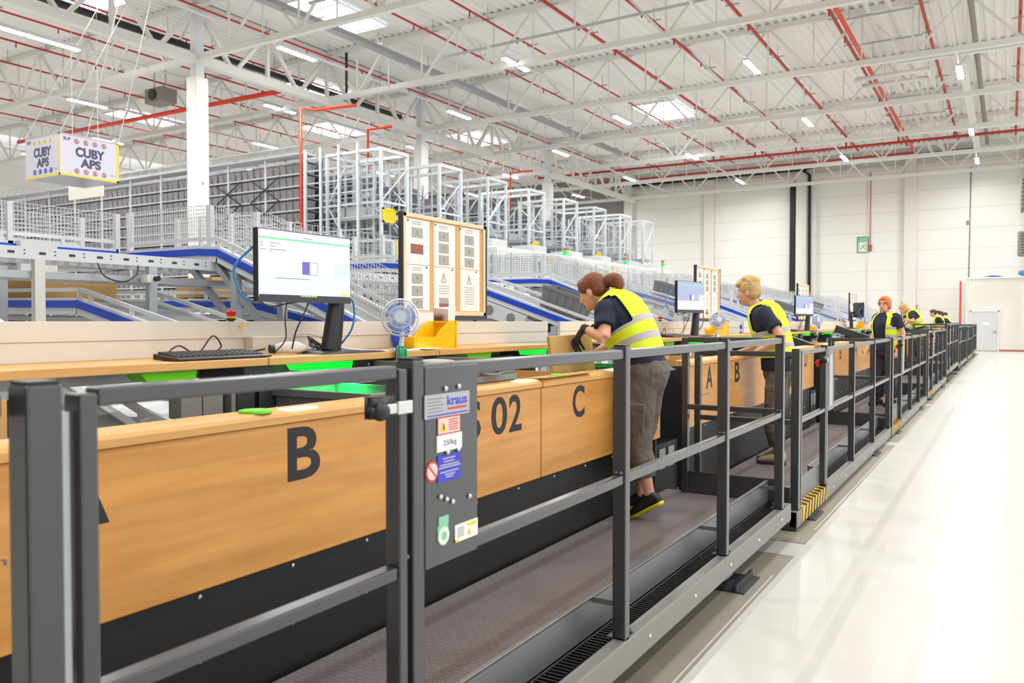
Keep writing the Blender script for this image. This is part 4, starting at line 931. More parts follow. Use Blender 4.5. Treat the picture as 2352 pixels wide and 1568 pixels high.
# ================================================================ SORTING STATIONS
XW = -2.28
def station(d, lab, num):
    s = thing('sorting_station', lab, 'sorting station', (-2.6, 3.3+d, 0), 'beech-fronted sorting stations')
    for y0, y1 in ((.81, 4.068), (4.078, 5.95)):
        m = MB(); m.box(XW-.03, XW, y0+d, y1+d, .705, 1.222); f = m.build('front_panel', 'beech', s, bevel=.004)
        m = MB(); m.prism([(XW+.012, 1.224), (XW+.012, 1.25), (XW+.004, 1.262), (XW-.01, 1.27), (XW-.13, 1.27), (XW-.13, 1.224)], 'Y', y0+d, y1+d); m.build('top_ledge', 'beech_edge', s, bevel=.003)
        for ch, u0, u1 in ((('A', 1.262, 1.443), ('B', 2.147, 2.315)) if y0 < 3 else (('C', 4.468, 4.632), ('D', 5.35, 5.51))):
            text(ch, 'letter', 'ink', f, (u0+d, u1+d, 1.003, 1.203), 'X+', XW, .022)
        if y0 < 3:
            for ch, u0, u1 in zip('S ' + num, (3.285, 0, 3.545, 3.72), (3.447, 0, 3.70, 3.852)):
                if ch != ' ': text(ch, 'number', 'ink', f, (u0+d, u1+d, 1.005, 1.205), 'X+', XW, .018)
            text('ergonomics', 'small_lettering', 'ink_grey', f, (.93+d, 1.385+d, .94, .975), 'X+', XW, 0)
    m = MB(); m.box(XW-.09, XW-.045, .83+d, 5.93+d, .12, .705); p = m.build('plinth', 'black_steel', s)
    m = MB(); y = .95
    while y < 5.9:
        for z in (.45, .67): m.sph((XW-.043, y+d, z), .006, .009, .009, 8, 5)
        y += .42
    m.build('screws', 'bolt', p)
    for ya in (.81, 5.92): m = MB(); m.box(XW-.62, XW-.03, ya+d, ya+.03+d, .2, 1.22); m.build('end_panel', 'dark_steel', s)
    m = MB(); m.box(XW-.7, XW-.09, .84+d, 5.92+d, .96, .985); m.build('inner_shelf', 'dark_steel', s)
    for y0, y1, on in ((2.15, 2.3, 1), (3.83, 4.0, 1), (5.05, 5.2, 1), (1.2, 1.35, 1)):
        m = MB(); m.box(XW-.055, XW+.006, y0+d, y1+d, 1.268, 1.273); m.build('indicator_light', 'led_white', s)
    for y in (2.04, 4.39): m = MB(); m.lathe([(0, 1.27), (.06, 1.27), (.058, 1.279), (.05, 1.281), (0, 1.281)], (XW-.05, y+d, 0), 'Z', 24); m.build('push_button', 'lime', s, smooth='auto')
    return s
STN = ['nearest the camera, marked S 02', 'second from the camera, behind the fair-haired person', 'third from the camera, behind the red-haired person', 'fourth from the camera', 'fifth from the camera', 'sixth from the camera', 'seventh from the camera', 'farthest away']
for k in range(8):
    station(5.8*k, 'beech-fronted sorting station with black letters, ' + STN[k], '%02d' % (k+2))
# machine housing between stations
for k in range(7):
    d = 5.8*k
    h = thing('machine_housing', 'dark steel machine housing between the %s and %s sorting stations' % (ORD[k], ORD[k+1]), 'machine', (-2.65, 6.28+d, .2), 'dark housings between the stations')
    m = MB(); m.box(-2.9, -2.36, 6.0+d, 6.56+d, .15, .62); m.box(-2.95, -2.55, 6.02+d, 6.54+d, .62, 1.2); m.build('casing', 'black_steel', h, bevel=.006)
    m = MB()
    for y in (6.12, 6.32): m.box(-2.358, -2.35, y+d, y+.13+d, .42, .58)
    m.build('slot_frame', 'zinc', h)
    m = MB(); m.hexa([(-2.6, 6.05+d, 1.2), (-2.35, 6.05+d, 1.2), (-2.35, 6.5+d, 1.2), (-2.6, 6.5+d, 1.2), (-2.92, 6.05+d, 1.42), (-2.85, 6.05+d, 1.42), (-2.85, 6.5+d, 1.42), (-2.92, 6.5+d, 1.42)]); m.build('sloping_cover', 'dark_steel', h)
# ================================================================ WORKBENCHES
XD, ZD_ = -2.92, 1.432
def bench(d, lab):
    b = thing('workbench', lab, 'workbench', (-3.1, 3.2+d, 0), 'workbenches behind the stations')
    for y0, y1 in ((.5, 2.636), (2.642, 3.966), (3.972, 5.38)):
        m = MB(); m.box(XD-.42, XD, y0+d, y1+d, ZD_-.036, ZD_); m.build('worktop', 'beech_edge', b, bevel=.004)
    m = MB(); m.box(-3.37, -3.345, .5+d, 6.08+d, ZD_-.05, 1.6)
    m.box(-3.345, -3.341, .5+d, 3.3+d, ZD_, 1.512); m.box(-3.345, -3.341, 3.33+d, 6.08+d, ZD_, 1.512); m.box(-3.345, -3.338, .5+d, 6.08+d, 1.516, 1.6)
    m.build('back_panel', 'beige_panel', b, bevel=.002)
    for y in (2.62, 3.95, 5.3):
        m = MB(); m.box(-3.28, -2.96, y-.09+d, y+.09+d, ZD_-.14, ZD_-.036); m.box(-3.2, -3.06, y-.08+d, y+.08+d, 0, ZD_-.1); l = m.build('leg', 'dark_steel', b, bevel=.004)
        m = MB()
        for yy in (-.05, .05): m.cyl((-2.962, y+yy+d, ZD_-.09), (-2.952, y+yy+d, ZD_-.09), .014)
        m.build('bolts', 'bolt', l)
    m = MB(); m.box(-3.3, -3.27, .6+d, 5.3+d, ZD_-.1, ZD_-.04); m.build('frame_rail', 'zinc', b)
    for (y0, y1, m_) in ((2.0, 2.265, 'lime'), (2.86, 3.23, 'green_led_soft'), (4.285, 4.575, 'lime'), (5.1, 5.34, 'green_led_soft'), (1.05, 1.3, 'lime')):
        m = MB(); m.hexa([(-3.05, y0+.03+d, ZD_-.075), (-2.945, y0+.03+d, ZD_-.075), (-2.945, y1-.005+d, ZD_-.075), (-3.05, y1-.005+d, ZD_-.075), (-3.05, y0+d, ZD_-.037), (-2.94, y0+d, ZD_-.037), (-2.94, y1+d, ZD_-.037), (-3.05, y1+d, ZD_-.037)])
        m.build('indicator_box', m_, b)
    return b
b0 = bench(0, 'long workbench with a beech top and beige back panel nearest the camera')
for k in range(1, 7): copy_tree(b0, (0, 5.8*k, 0), 'workbench with a beech top, %s along the line from the camera' % ORD[k])
# ================================================================ GREEN INDICATOR LIGHT (real lamps under the worktops)
def green_lamp(x, y, z, e):
    l = bpy.data.lights.new('indicator_lamp', 'AREA'); l.shape = 'RECTANGLE'; l.size = .14; l.size_y = .36; l.energy = e; l.color = (.0, 1.0, .12); l.spread = math.radians(115)
    o = bpy.data.objects.new('indicator_lamp', l); C.objects.link(o); o.location = (x, y, z); o.rotation_euler = (0, math.radians(-12), 0); return o
for k in range(4):
    green_lamp(-2.86, 3.0+5.8*k, 1.35, 6); green_lamp(-2.86, 5.2+5.8*k, 1.35, 6)
# ================================================================ THINGS ON THE BENCHES
SCR = {}
for n, c, e in (('white', (.93, .95, 1, 1), 1.0), ('pale', (.80, .84, 1, 1), 1.0), ('green', (.25, .85, .4, 1), 1.0), ('mint', (.7, .95, .93, 1), 1.0), ('violet', (.2, .15, .62, 1), .9), ('dark', (.03, .03, .08, 1), .8), ('lilac', (.55, .6, .9, 1), .7), ('yellow', (.9, .9, .1, 1), 1), ('grey', (.42, .42, .5, 1), .7)):
    mat('screen_' + n, c, .3, noise=0, emit=e * .66)
def monitor(lab, cy, rot=0.0, dim=False, full=True, x=-2.99):
    # local frame: origin on the worktop, screen faces +X
    t = thing('monitor', lab, 'monitor', (x, cy, ZD_), 'monitors on the workbenches'); t.rotation_euler = (0, 0, rot)
    z0, z1, hw = .262, .608, .314
    L = dict(local=True)
    m = MB(); m.box(-.035, -.004, -hw, hw, z0, z1); m.box(-.06, -.035, -hw*.6, hw*.6, z0+.06, z1-.06); m.build('housing', 'black_plastic', t, bevel=.003, **L)
    m = MB(); m.box(-.004, 0, -hw, hw, z0, z0+.022); m.build('chin', 'dark_steel', t, **L)
    m = MB(); m.box(-.004, -.001, -hw+.006, hw-.006, z0+.024, z1-.005); sc = m.build('screen', 'screen_white' if not dim else 'screen_lilac', t, **L)
    def r(n, mm, u0, u1, v0, v1, d=.0006):
        q = MB(); W, H = 2*hw-.012, z1-z0-.03
        q.box(-.001, d-.001+.0004, -hw+.006+u0*W, -hw+.006+u1*W, z0+.024+v0*H, z0+.024+v1*H); return q.build(n, mm, sc, **L)
    r('picture_lower', 'screen_pale', 0, 1, .04, .34); r('picture_band', 'screen_green', 0, 1, .865, .895); r('task_bar', 'screen_dark', 0, 1, 0, .035)
    r('picture_box', 'screen_violet', .445, .52, .36, .56, .001); r('picture_box', 'screen_grey', .52, .615, .355, .565, .0007); r('picture_box', 'screen_white', .53, .608, .365, .555, .0011); r('picture_box', 'screen_mint', .815, .99, .34, .57)
    if full:
        q = MB()
        for u, w_, v in ((.1, .1, .8), (.1, .06, .755), (.1, .17, .705), (.1, .02, .675), (.0, .03, .8), (.0, .03, .755), (.0, .06, .7), (.15, .36, .28), (.45, .09, .92)):
            W, H = 2*hw-.012, z1-z0-.03; q.box(-.001, .0004, -hw+.012+u*W, -hw+.012+(u+w_)*W, z0+.024+v*H, z0+.024+(v+.012)*H)
        q.build('screen_writing', 'screen_grey', sc, **L)
        q = MB()
        for k in range(8): q.box(-.001, .0009, -hw+.006+.44*.6+k*.014, -hw+.006+.44*.6+k*.014+.008, z0+.027, z0+.034)
        q.build('task_icons', 'screen_yellow', sc, **L); r('picture_box', 'screen_yellow', .88, .995, .05, .085, .001)
    m = MB(); m.tube([(-.085, .25, .012), (-.085, .27, .12), (-.085, .29, .25), (-.085, .305, .36), (-.08, .3, .405)], [.066, .062, .056, .05, .03], 16, 4, True, .6); m.cyl((-.07, .3, .36), (-.05, .1, .4), .025); m.build('stand_column', 'black_plastic', t, smooth='auto', **L)
    m = MB(); m.loft([[(-.2, .1, 0), (.05, .05, 0), (.065, .25, 0), (.05, .55, 0), (-.2, .42, 0)], [(-.18, .12, .022), (.04, .07, .008), (.05, .25, .02), (.04, .53, .008), (-.18, .4, .022)]]); m.build('stand_base', 'dark_steel', t, bevel=.003, **L)
    m = MB(); m.tube([(-.03, .3, .3), (-.04, .37, .28), (-.04, .385, .2), (-.05, .37, .12), (-.1, .35, .05)], .006, 6, 6); m.tube([(-.05, -.3, .52), (-.12, -.35, .42), (-.1, -.33, .3), (-.05, -.3, .26)], .006, 6, 6); m.build('cable', 'cable_blue', t, smooth=True, **L)
    m = MB(); m.tube([(-.04, .05, .27), (-.03, .0, .2), (-.05, -.03, .12), (-.09, -.02, .03)], .004, 6, 6); m.tube([(-.04, -.1, .27), (-.01, -.14, .18), (-.03, -.12, .08), (-.07, -.16, .01)], .003, 6, 6); m.tube([(-.04, -.28, .27), (-.05, -.2, .24), (-.05, -.1, .255), (-.04, 0, .27)], .004, 6, 6); m.build('cable', 'black_plastic', t, smooth=True, **L)
    return t
monitor('large monitor showing a white page, nearest the camera', 2.955)
monitor('monitor on the second bench, between the two nearest people', 8.72, math.radians(-8), True, False)
monitor('monitor on the third bench, right of the fair-haired person', 14.6, math.radians(-15), True, False)
monitor('monitor on the fourth bench, seen almost edge on left of the red-haired person', 20.6, math.radians(28), True, False)
monitor('monitor on the sixth bench, small and edge on between the farther people', 32.0, math.radians(25), True, False)
def keyboard(cy, lab):
    t = thing('keyboard', lab, 'keyboard', (-3.02, cy, ZD_), 'keyboards on the workbenches')
    m = MB(); m.hexa([(-3.12, cy-.25, ZD_+.004), (-2.945, cy-.25, ZD_+.002), (-2.945, cy+.25, ZD_+.002), (-3.12, cy+.25, ZD_+.004), (-3.12, cy-.25, ZD_+.03), (-2.945, cy-.25, ZD_+.012), (-2.945, cy+.25, ZD_+.012), (-3.12, cy+.25, ZD_+.03)]); m.build('case', 'black_plastic', t, bevel=.003)
    m = MB()
    for r in range(5):
        x = -2.985 - r*.026; z = ZD_ + .016 + r*.0035
        n = 16
        for k in range(n):
            y = cy - .235 + k*.0295; m.hexa([(x-.022, y, z-.006), (x, y, z-.008), (x, y+.026, z-.008), (x-.022, y+.026, z-.006), (x-.019, y+.003, z+.008), (x-.003, y+.003, z+.006), (x-.003, y+.023, z+.006), (x-.019, y+.023, z+.008)])
    m.build('keys', 'black_steel', t)
    m = MB(); m.tube([(-3.11, cy-.2, ZD_+.02), (-3.15, cy-.1, ZD_+.06), (-3.18, cy+.02, ZD_+.02), (-3.2, cy+.12, ZD_+.1), (-3.2, cy+.17, ZD_+.05), (-3.2, cy+.12, ZD_+.02)], .004, 6, 6); m.build('cable', 'black_plastic', t, smooth=True)
    return t
k0 = keyboard(2.43, 'black keyboard in front of the large monitor nearest the camera')
for k in range(1, 4): copy_tree(k0, (0, 5.8*k+.1, 0), 'black keyboard on the %s bench from the camera' % ORD[k])
def fan(cy, lab):
    c = V((-2.9, cy, 1.622)); D = V((.62, -.78, .05)).normalized()
    t = thing('desk_fan', lab, 'fan', (-2.9, cy, ZD_), 'clip fans on the bench edges')
    q = V((0, 0, 1)).rotation_difference(D).to_matrix()
    m = MB()
    def ring(r, h, rr, n=32): m.tube([c + q @ V((r*math.cos(2*math.pi*k/n), r*math.sin(2*math.pi*k/n), h)) for k in range(n+1)], rr, 6, 0, False)
    for r, h in ((.103, .0), (.1, .012), (.085, .03), (.06, .04), (.035, .045), (.1, -.012), (.06, -.04)): ring(r, h, .0022 if r < .1 else .004)
    for k in range(40):
        a = 2*math.pi*k/40; ca, sa = math.cos(a), math.sin(a)
        m.tube([c + q @ V((r*ca, r*sa, h)) for r, h in ((.103, 0), (.085, .03), (.06, .04), (.03, .046))], .0011, 4, 0, False)
        if k % 2 == 0: m.tube([c + q @ V((r*ca, r*sa, h)) for r, h in ((.103, 0), (.08, -.032), (.03, -.046))], .0011, 4, 0, False)
    m.build('grille', 'fan_white', t, smooth=True)
    m = MB(); P = lambda r, h: (r, h)
    rings = [[c + q @ V((r*math.cos(2*math.pi*k/20), r*math.sin(2*math.pi*k/20), h)) for k in range(20)] for r, h in ((.03, .047), (.03, .05))]; m.loft(rings)
    rings = [[c + q @ V((r*math.cos(2*math.pi*k/20), r*math.sin(2*math.pi*k/20), h)) for k in range(20)] for r, h in ((.02, -.1), (.035, -.09), (.035, -.05), (.02, -.04))]; m.loft(rings); m.build('motor_hub', 'fan_white', t, smooth='auto')
    m = MB()
    for b in range(3):
        a0 = b*2*math.pi/3; g = []
        for r in (.02, .05, .085):
            g.append([c + q @ V((r*math.cos(a0+w_*k/4), r*math.sin(a0+w_*k/4), -.016 + .028*k/4)) for w_ in (1.7,) for k in range(5)] + [c + q @ V((r*math.cos(a0+1.7*k/4), r*math.sin(a0+1.7*k/4), -.0145 + .028*k/4)) for k in range(4, -1, -1)])
        m.loft(g)
    m.build('blade', 'fan_blade', t, smooth=True)
    m = MB(); m.tube([c + q @ V((0, 0, -.07)), c + V((-.01, .03, -.09)), V((-2.91, cy+.02, ZD_+.03))], [.014, .012, .014], 10, 4)
    m.box(-2.96, -2.905, cy-.02, cy+.05, ZD_+.003, ZD_+.02); m.box(-2.915, -2.9, cy-.02, cy+.05, ZD_-.07, ZD_+.02); m.box(-2.96, -2.905, cy-.02, cy+.05, ZD_-.075, ZD_-.06); m.build('clip_stand', 'fan_white', t, smooth='auto')
    return t
f0 = fan(3.57, 'small white clip fan with blue blades, nearest the camera')
for k in range(1, 4): copy_tree(f0, (0, 5.83*k, 0), 'small white clip fan on the %s bench from the camera' % ORD[k])
m = MB()
for k in range(7): m.tube([(-2.91 + .012*math.sin(k*2), 3.56+k*.004, ZD_+.03), (-2.885 + .006*math.sin(k), 3.53+k*.012, ZD_), (-2.88, 3.54+k*.01, ZD_-.09 - .006*(k % 3)), (-2.9, 3.6+k*.004, ZD_-.05), (-2.9, 3.62, ZD_+.02)], .006, 6, 4)
tag(m.build('string_bundle', 'cable_green', smooth=True), 'bundle of green string tied round the foot of the nearest fan', 'string')
def pick_bin(cy, lab):
    t = thing('storage_bin', lab, 'bin', (-3.08, cy, ZD_), 'yellow open-front bins on the benches')
    w_, L, H = .15, .42, .17; x = -3.08
    prof = lambda y: H if y > .12 else (.075 + (H-.075)*max(0, (y+.02)/.14)**.8 if y > -.02 else .075)
    ys = [-.21, -.17, -.05, -.02, .01, .04, .08, .12, .2]
    m = MB()
    for s in (-1, 1):
        a = [(x + s*w_/2, cy+y, ZD_) for y in ys]; b = [(x + s*(w_/2+.012), cy+y, ZD_+prof(y)) for y in ys]
        for k in range(len(ys)-1):
            i = V((-s*.006, 0, 0)); m.hexa([V(a[k]), V(a[k+1]), V(a[k+1])+i, V(a[k])+i, V(b[k]), V(b[k+1]), V(b[k+1])+i, V(b[k])+i])
    m.box(x-w_/2, x+w_/2, cy-.21, cy+.2, ZD_, ZD_+.005); m.box(x-w_/2-.01, x+w_/2+.01, cy+.195, cy+.205, ZD_, ZD_+H); m.hexa([(x-w_/2, cy-.215, ZD_), (x+w_/2, cy-.215, ZD_), (x+w_/2, cy-.205, ZD_), (x-w_/2, cy-.205, ZD_), (x-w_/2-.01, cy-.235, ZD_+.075), (x+w_/2+.01, cy-.235, ZD_+.075), (x+w_/2+.01, cy-.225, ZD_+.075), (x-w_/2-.01, cy-.225, ZD_+.075)])
    m.build('body', 'yellow', t)
    m = MB(); m.box(x-w_/2-.018, x+w_/2+.018, cy+.18, cy+.212, ZD_+H-.012, ZD_+H+.002); m.build('rear_rim', 'yellow', t)
    return t
p0 = pick_bin(4.05, 'yellow open-front bin right of the nearest fan')
for k in range(1, 4): copy_tree(p0, (0, 5.8*k+.1, 0), 'yellow open-front bin on the %s bench from the camera' % ORD[k])
# glove boxes inside / behind the bin
t = thing('glove_box', 'white cardboard box with a red mark standing behind the yellow bin', 'box', (-3.26, 4.2, ZD_))
m = MB(); m.box(-3.31, -3.2, 4.02, 4.28, ZD_, ZD_+.225); m.build('body', 'paper', t); m = MB(); m.box(-3.2, -3.198, 4.05, 4.1, ZD_+.185, ZD_+.2); m.build('red_mark', 'red', t)
t = thing('glove_box', 'small dark brown box beside the white one behind the yellow bin', 'box', (-3.18, 4.33, ZD_))
m = MB(); m.box(-3.31, -3.22, 4.3, 4.42, ZD_, ZD_+.215); m.build('body', 'photo_red', t); m = MB(); m.box(-3.22, -3.218, 4.32, 4.4, ZD_+.17, ZD_+.2); m.build('label', 'ink', t)
m = MB(); m.loft([[(-3.3, 4.44, ZD_), (-3.2, 4.44, ZD_), (-3.2, 4.5, ZD_), (-3.3, 4.5, ZD_)], [(-3.31, 4.42, ZD_+.26), (-3.19, 4.43, ZD_+.25), (-3.2, 4.53, ZD_+.27), (-3.3, 4.52, ZD_+.24)]]); tag(m.build('plastic_bag', 'paper'), 'crumpled white bag at the lower edge of the nearest notice board', 'bag')
m = MB(); m.sph((-3.12, 3.83, ZD_+.075), .05, .06, .075, 10, 8); m.sph((-3.13, 3.9, ZD_+.12), .03, .04, .04, 8, 6); tag(m.build('plastic_bag', 'blue', bevel=.01), 'crumpled blue bag behind the nearest fan', 'bag')
for i, (y, x, r) in enumerate(((3.72, -2.98, .2), (3.45, -3.0, -.1), (3.9, -2.97, .1))):
    o = MB().box(-.05, .05, -.09, .09, 0, .004).build('paper_sheet', 'paper', None); o.location = (x, y, ZD_+.002*i+.001); o.rotation_euler = (0, 0, r); tag(o, 'loose white paper on the bench near the fan, %s' % ('under the bin edge', 'left of the fan', 'in front of the yellow bin')[i], 'paper', 'loose papers by the fan')
# power sockets and plug
t = thing('power_adapter', 'white plug adapter with a black connector under the nearest monitor', 'adapter', (-3.2, 2.98, ZD_))
m = MB(); m.box(-3.34, -3.28, 2.86, 3.13, ZD_+.0, ZD_+.09); m.build('socket_strip', 'beige_panel', t, bevel=.004)
m = MB(); m.tube([(-3.17, 2.9, ZD_+.03), (-3.15, 2.95, ZD_+.035), (-3.13, 3.02, ZD_+.035), (-3.12, 3.06, ZD_+.03)], [.02, .03, .03, .018], 14); m.build('plug', 'white_paint', t, smooth=True)
m = MB(); m.cyl((-3.18, 2.88, ZD_+.03), (-3.17, 2.91, ZD_+.03), .022); m.tube([(-3.19, 2.86, ZD_+.03), (-3.22, 2.8, ZD_+.02), (-3.25, 2.7, ZD_+.03)], .005, 6, 4); m.build('connector', 'black_plastic', t, smooth='auto')
m = MB()
for k in range(6): m.tube([(-3.1+.01*k, 3.12+.01*k, ZD_+.006), (-3.2, 3.18+.02*math.sin(k*2), ZD_+.05+.02*(k % 3)), (-3.26, 3.25+.01*k, ZD_+.03+.02*(k % 2)), (-3.15, 3.3, ZD_+.01)], .004, 6, 5)
tag(m.build('cable_tangle', 'black_plastic', smooth=True), 'tangle of black cables behind the stand of the nearest monitor', 'cables')
pipe('cable', [(-3.25, 3.1, ZD_+.1), (-3.15, 3.15, ZD_+.1), (-3.05, 3.25, ZD_+.03), (-3.0, 3.4, ZD_+.01), (-3.0, 3.5, ZD_+.005)], .005, 'white_paint', 'white cable curving over the base of the nearest monitor stand', 'cable', smooth=6, n=6)
def board(cy, lab):
    t = thing('notice_board', lab, 'notice board', (-3.39, cy, 1.6), 'framed notice boards behind the benches')
    y0, y1, z0, z1 = cy-.49, cy+.49, 1.64, 2.315; x = -3.38
    m = MB(); m.box(x-.012, x, y0+.01, y1-.01, z0+.01, z1-.01); m.build('cork_panel', 'cork', t)
    m = MB()
    for a in ((y0, y0+.035, z0, z1), (y1-.03, y1, z0, z1), (y0, y1, z0, z0+.028), (y0, y1, z1-.028, z1)): m.box(x-.014, x+.012, *a)
    m.build('frame', 'pine', t, bevel=.003)
    m = MB()
    for a in ((y0-.012, y0, z0-.02, z1), (y1, y1+.012, z0-.02, z1), (y0-.012, y1+.012, z0-.03, z0)): m.box(x-.02, x+.016, *a)
    m.build('outer_edge', 'dark_steel', t)
    m = MB()
    for y in (y0+.1, y1-.1): m.box(x-.025, x-.01, y-.015, y+.015, 1.43, z0)
    m.build('bracket', 'dark_steel', t)
    for c in range(3):
        for r in range(2):
            a = y0+(.045, .345, .66)[c]; zt_ = z1-.035-r*.305
            m = MB(); m.box(x, x+.002, a, a+.25, zt_-.3, zt_); sh = m.build('sheet', 'paper', t)
            m = MB(); m2 = MB(); m3 = MB()
            if r == 0 or c == 0:
                n_ = 3 if not (r == 0 and c == 0) else 1
                for k in range(n_):
                    zz = zt_ - .055 - k*.082; m.box(x+.002, x+.0028, a+.055, a+.175, zz-.068, zz); m2.box(x+.0028, x+.0034, a+.11, a+.12, zz-.045, zz-.02)
                if n_ == 1: m3.box(x+.002, x+.0028, a+.045, a+.18, zt_-.23, zt_-.165)
                for k in range(2): m2.box(x+.002, x+.0026, a+.06, a+.16, zt_-.02-k*.014, zt_-.017-k*.014)
            else:
                for p_, q_ in (((.085, -.1), (.14, -.1)), ((.14, -.1), (.1125, -.04)), ((.1125, -.04), (.085, -.1))): m3.bar((x+.0026, a+p_[0], zt_+p_[1]), (x+.0026, a+q_[0], zt_+q_[1]), .001, .004)
                m3.box(x+.002, x+.0028, a+.11, a+.115, zt_-.088, zt_-.06)
                for k in range(4 if c == 1 else 8): m2.box(x+.002, x+.0026, a+.05+.01*(k % 2), a+.18, zt_-.13-k*.017, zt_-.127-k*.017)
                if c == 1: m.box(x+.002, x+.0028, a+.06, a+.17, zt_-.285, zt_-.21); m3.box(x+.0028, x+.0034, a+.06, a+.17, zt_-.285, zt_-.25)
            if len(m.bm.verts): m.build('picture', 'photo_grey', sh)
            else: m.bm.free()
            if len(m2.bm.verts): m2.build('writing_line', 'ink_grey', sh)
            else: m2.bm.free()
            if len(m3.bm.verts): m3.build('red_print', 'photo_red', sh)
            else: m3.bm.free()
    m = MB()
    for c in range(3):
        for r in (0, 1): m.sph((x+.004, y0+.06+c*.3+.2*r, z1-.05-.3*r), .006, .007, .007, 8, 6)
    m.build('push_pin', 'cable_green', t)
    return t
n0 = board(4.67, 'large framed notice board with three columns of sheets, nearest the camera')
for k, n_ in ((1, 'between the two nearest people'), (2, 'behind the third monitor'), (3, 'left of the red-haired person'), (4, 'just right of the red-haired person'), (5, 'sixth along the bench line'), (6, 'farthest along the bench line')): copy_tree(n0, (0, 5.84*k, 0), 'framed notice board ' + n_)
def estop(y, lab):
    t = thing('emergency_stop', lab, 'emergency stop', (-3.357, y, 1.6), 'red emergency stops on the back panels')
    m = MB(); m.lathe([(.012, 1.6), (.012, 1.606), (.022, 1.606), (.022, 1.616)], (-3.357, y, 0), 'Z', 18); m.build('collar', 'black_plastic', t)
    m = MB(); m.lathe([(.022, 1.616), (.024, 1.624), (.022, 1.626)], (-3.357, y, 0), 'Z', 18); m.build('yellow_ring', 'yellow', t)
    m = MB(); m.lathe([(.018, 1.626), (.024, 1.634), (.026, 1.65), (.02, 1.656), (.005, 1.657)], (-3.357, y, 0), 'Z', 20); m.build('button', 'red', t, smooth='auto')
    m = MB(); m.lathe([(0, -3.337), (.012, -3.337), (.012, -3.335), (0, -3.335)], (0, y+.045, 1.575), 'X', 16); m.build('yellow_disc', 'yellow', t)
    return t
e0 = estop(2.79, 'red emergency stop on the back panel left of the nearest monitor')
for k in range(1, 4): copy_tree(e0, (0, 5.95*k, 0), 'red emergency stop on the back panel of the %s bench' % ORD[k])
t = thing('sticker_box', 'white carton with a blue label standing on the third bench', 'box', (-3.1, 15.9, ZD_)); m = MB(); m.box(-3.2, -3.0, 15.75, 16.15, ZD_, ZD_+.24); m.build('body', 'paper', t); m = MB(); m.box(-3.0, -2.997, 15.8, 16.0, ZD_+.03, ZD_+.14); m.build('label', 'blue_label', t)
# ================================================================ TOTES AND CARTONS ON THE STATIONS
def tote2(x0, x1, y0, y1, z0, z1, lab, m_, g=None, inner=None):
    t = thing('tote', lab, 'tote', ((x0+x1)/2, (y0+y1)/2, z0), g); cx, cy = (x0+x1)/2, (y0+y1)/2; L, W, H = x1-x0, y1-y0, z1-z0
    R = lambda s, z: [(cx-L/2*s, cy-W/2*s, z), (cx+L/2*s, cy-W/2*s, z), (cx+L/2*s, cy+W/2*s, z), (cx-L/2*s, cy+W/2*s, z)]
    b = MB(); b.loft([R(.9, z0), R(.95, z1-.035), R(1, z1-.035), R(1, z1), R(.95, z1), R(.87, z0+.01)]); b.build('body', m_, t, bevel=.003)
    b = MB()
    for u in (-.3, 0, .3):
        for s in (-1, 1): b.bar((cx+u*L, cy+s*W*.455, z0+.01), (cx+u*L, cy+s*W*.485, z1-.04), .014, .012)
    b.build('ribs', m_, t)
    b = MB(); b.tube([(cx+L*.46, cy-.09, z1-.06), (cx+L*.5+.012, cy-.05, z1-.07), (cx+L*.5+.012, cy+.05, z1-.07), (cx+L*.46, cy+.09, z1-.06)], .008, 8, 4); b.build('handle', m_, t, smooth=True)
    return t
tote2(-2.97, -2.36, 2.7, 3.12, .985, 1.285, 'grey tote lit green behind the B panel of the nearest station', 'tote_grey')
tote2(-2.97, -2.37, 3.42, 3.96, .985, 1.31, 'brownish grey tote lower in the stack of two behind the S 02 panel', 'tote_brown', 'stacked totes behind the S 02 panel')
tote2(-2.98, -2.36, 3.40, 3.97, 1.275, 1.388, 'shallow brownish grey tray on top of the stack behind the S 02 panel', 'tote_brown', 'stacked totes behind the S 02 panel')
m = MB(); m.box(-2.9, -2.5, 3.45, 3.9, 1.36, 1.365); m.sph((-2.75, 3.7, 1.37), .12, .12, .02); tag(m.build('plastic_bag', 'photo_grey', smooth=True), 'grey plastic sheet lying in the shallow tray of the stack', 'bag')
def opencarton(x0, x1, y0, y1, z0, z1, lab, g=None):
    t = thing('cardboard_box', lab, 'box', ((x0+x1)/2, (y0+y1)/2, z0), g)
    m = MB(); e = .006; m.box(x0, x1, y0, y1, z0, z0+e); m.box(x0, x0+e, y0, y1, z0, z1); m.box(x1-e, x1, y0, y1, z0, z1); m.box(x0, x1, y0, y0+e, z0, z1); m.box(x0, x1, y1-e, y1, z0, z1); m.build('walls', 'cardboard', t)
    return t
c_ = opencarton(-2.9, -2.36, 4.04, 4.72, .985, 1.272, 'open empty cardboard box behind the C panel of the nearest station')
m = MB(); m.hexa([(-2.37, 4.05, 1.266), (-2.25, 4.05, 1.276), (-2.25, 4.7, 1.276), (-2.37, 4.7, 1.266), (-2.37, 4.05, 1.272), (-2.25, 4.05, 1.282), (-2.25, 4.7, 1.282), (-2.37, 4.7, 1.272)]); m.build('flap', 'cardboard_in', c_)
c_ = thing('cardboard_box', 'flattened cardboard box held upright by the brown-haired person', 'box', (-2.59, 5.08, 1.26))
m = MB(); m.hexa([(-2.60, 4.78, 1.2), (-2.575, 4.78, 1.2), (-2.575, 5.42, 1.2), (-2.60, 5.42, 1.2), (-2.615, 4.74, 1.5), (-2.59, 4.74, 1.5), (-2.59, 5.37, 1.515), (-2.615, 5.37, 1.515)]); m.build('body', 'cardboard', c_, bevel=.003)
m = MB(); m.box(-2.588, -2.5865, 5.08, 5.084, 1.23, 1.5); m.build('fold_line', 'cardboard_in', c_)
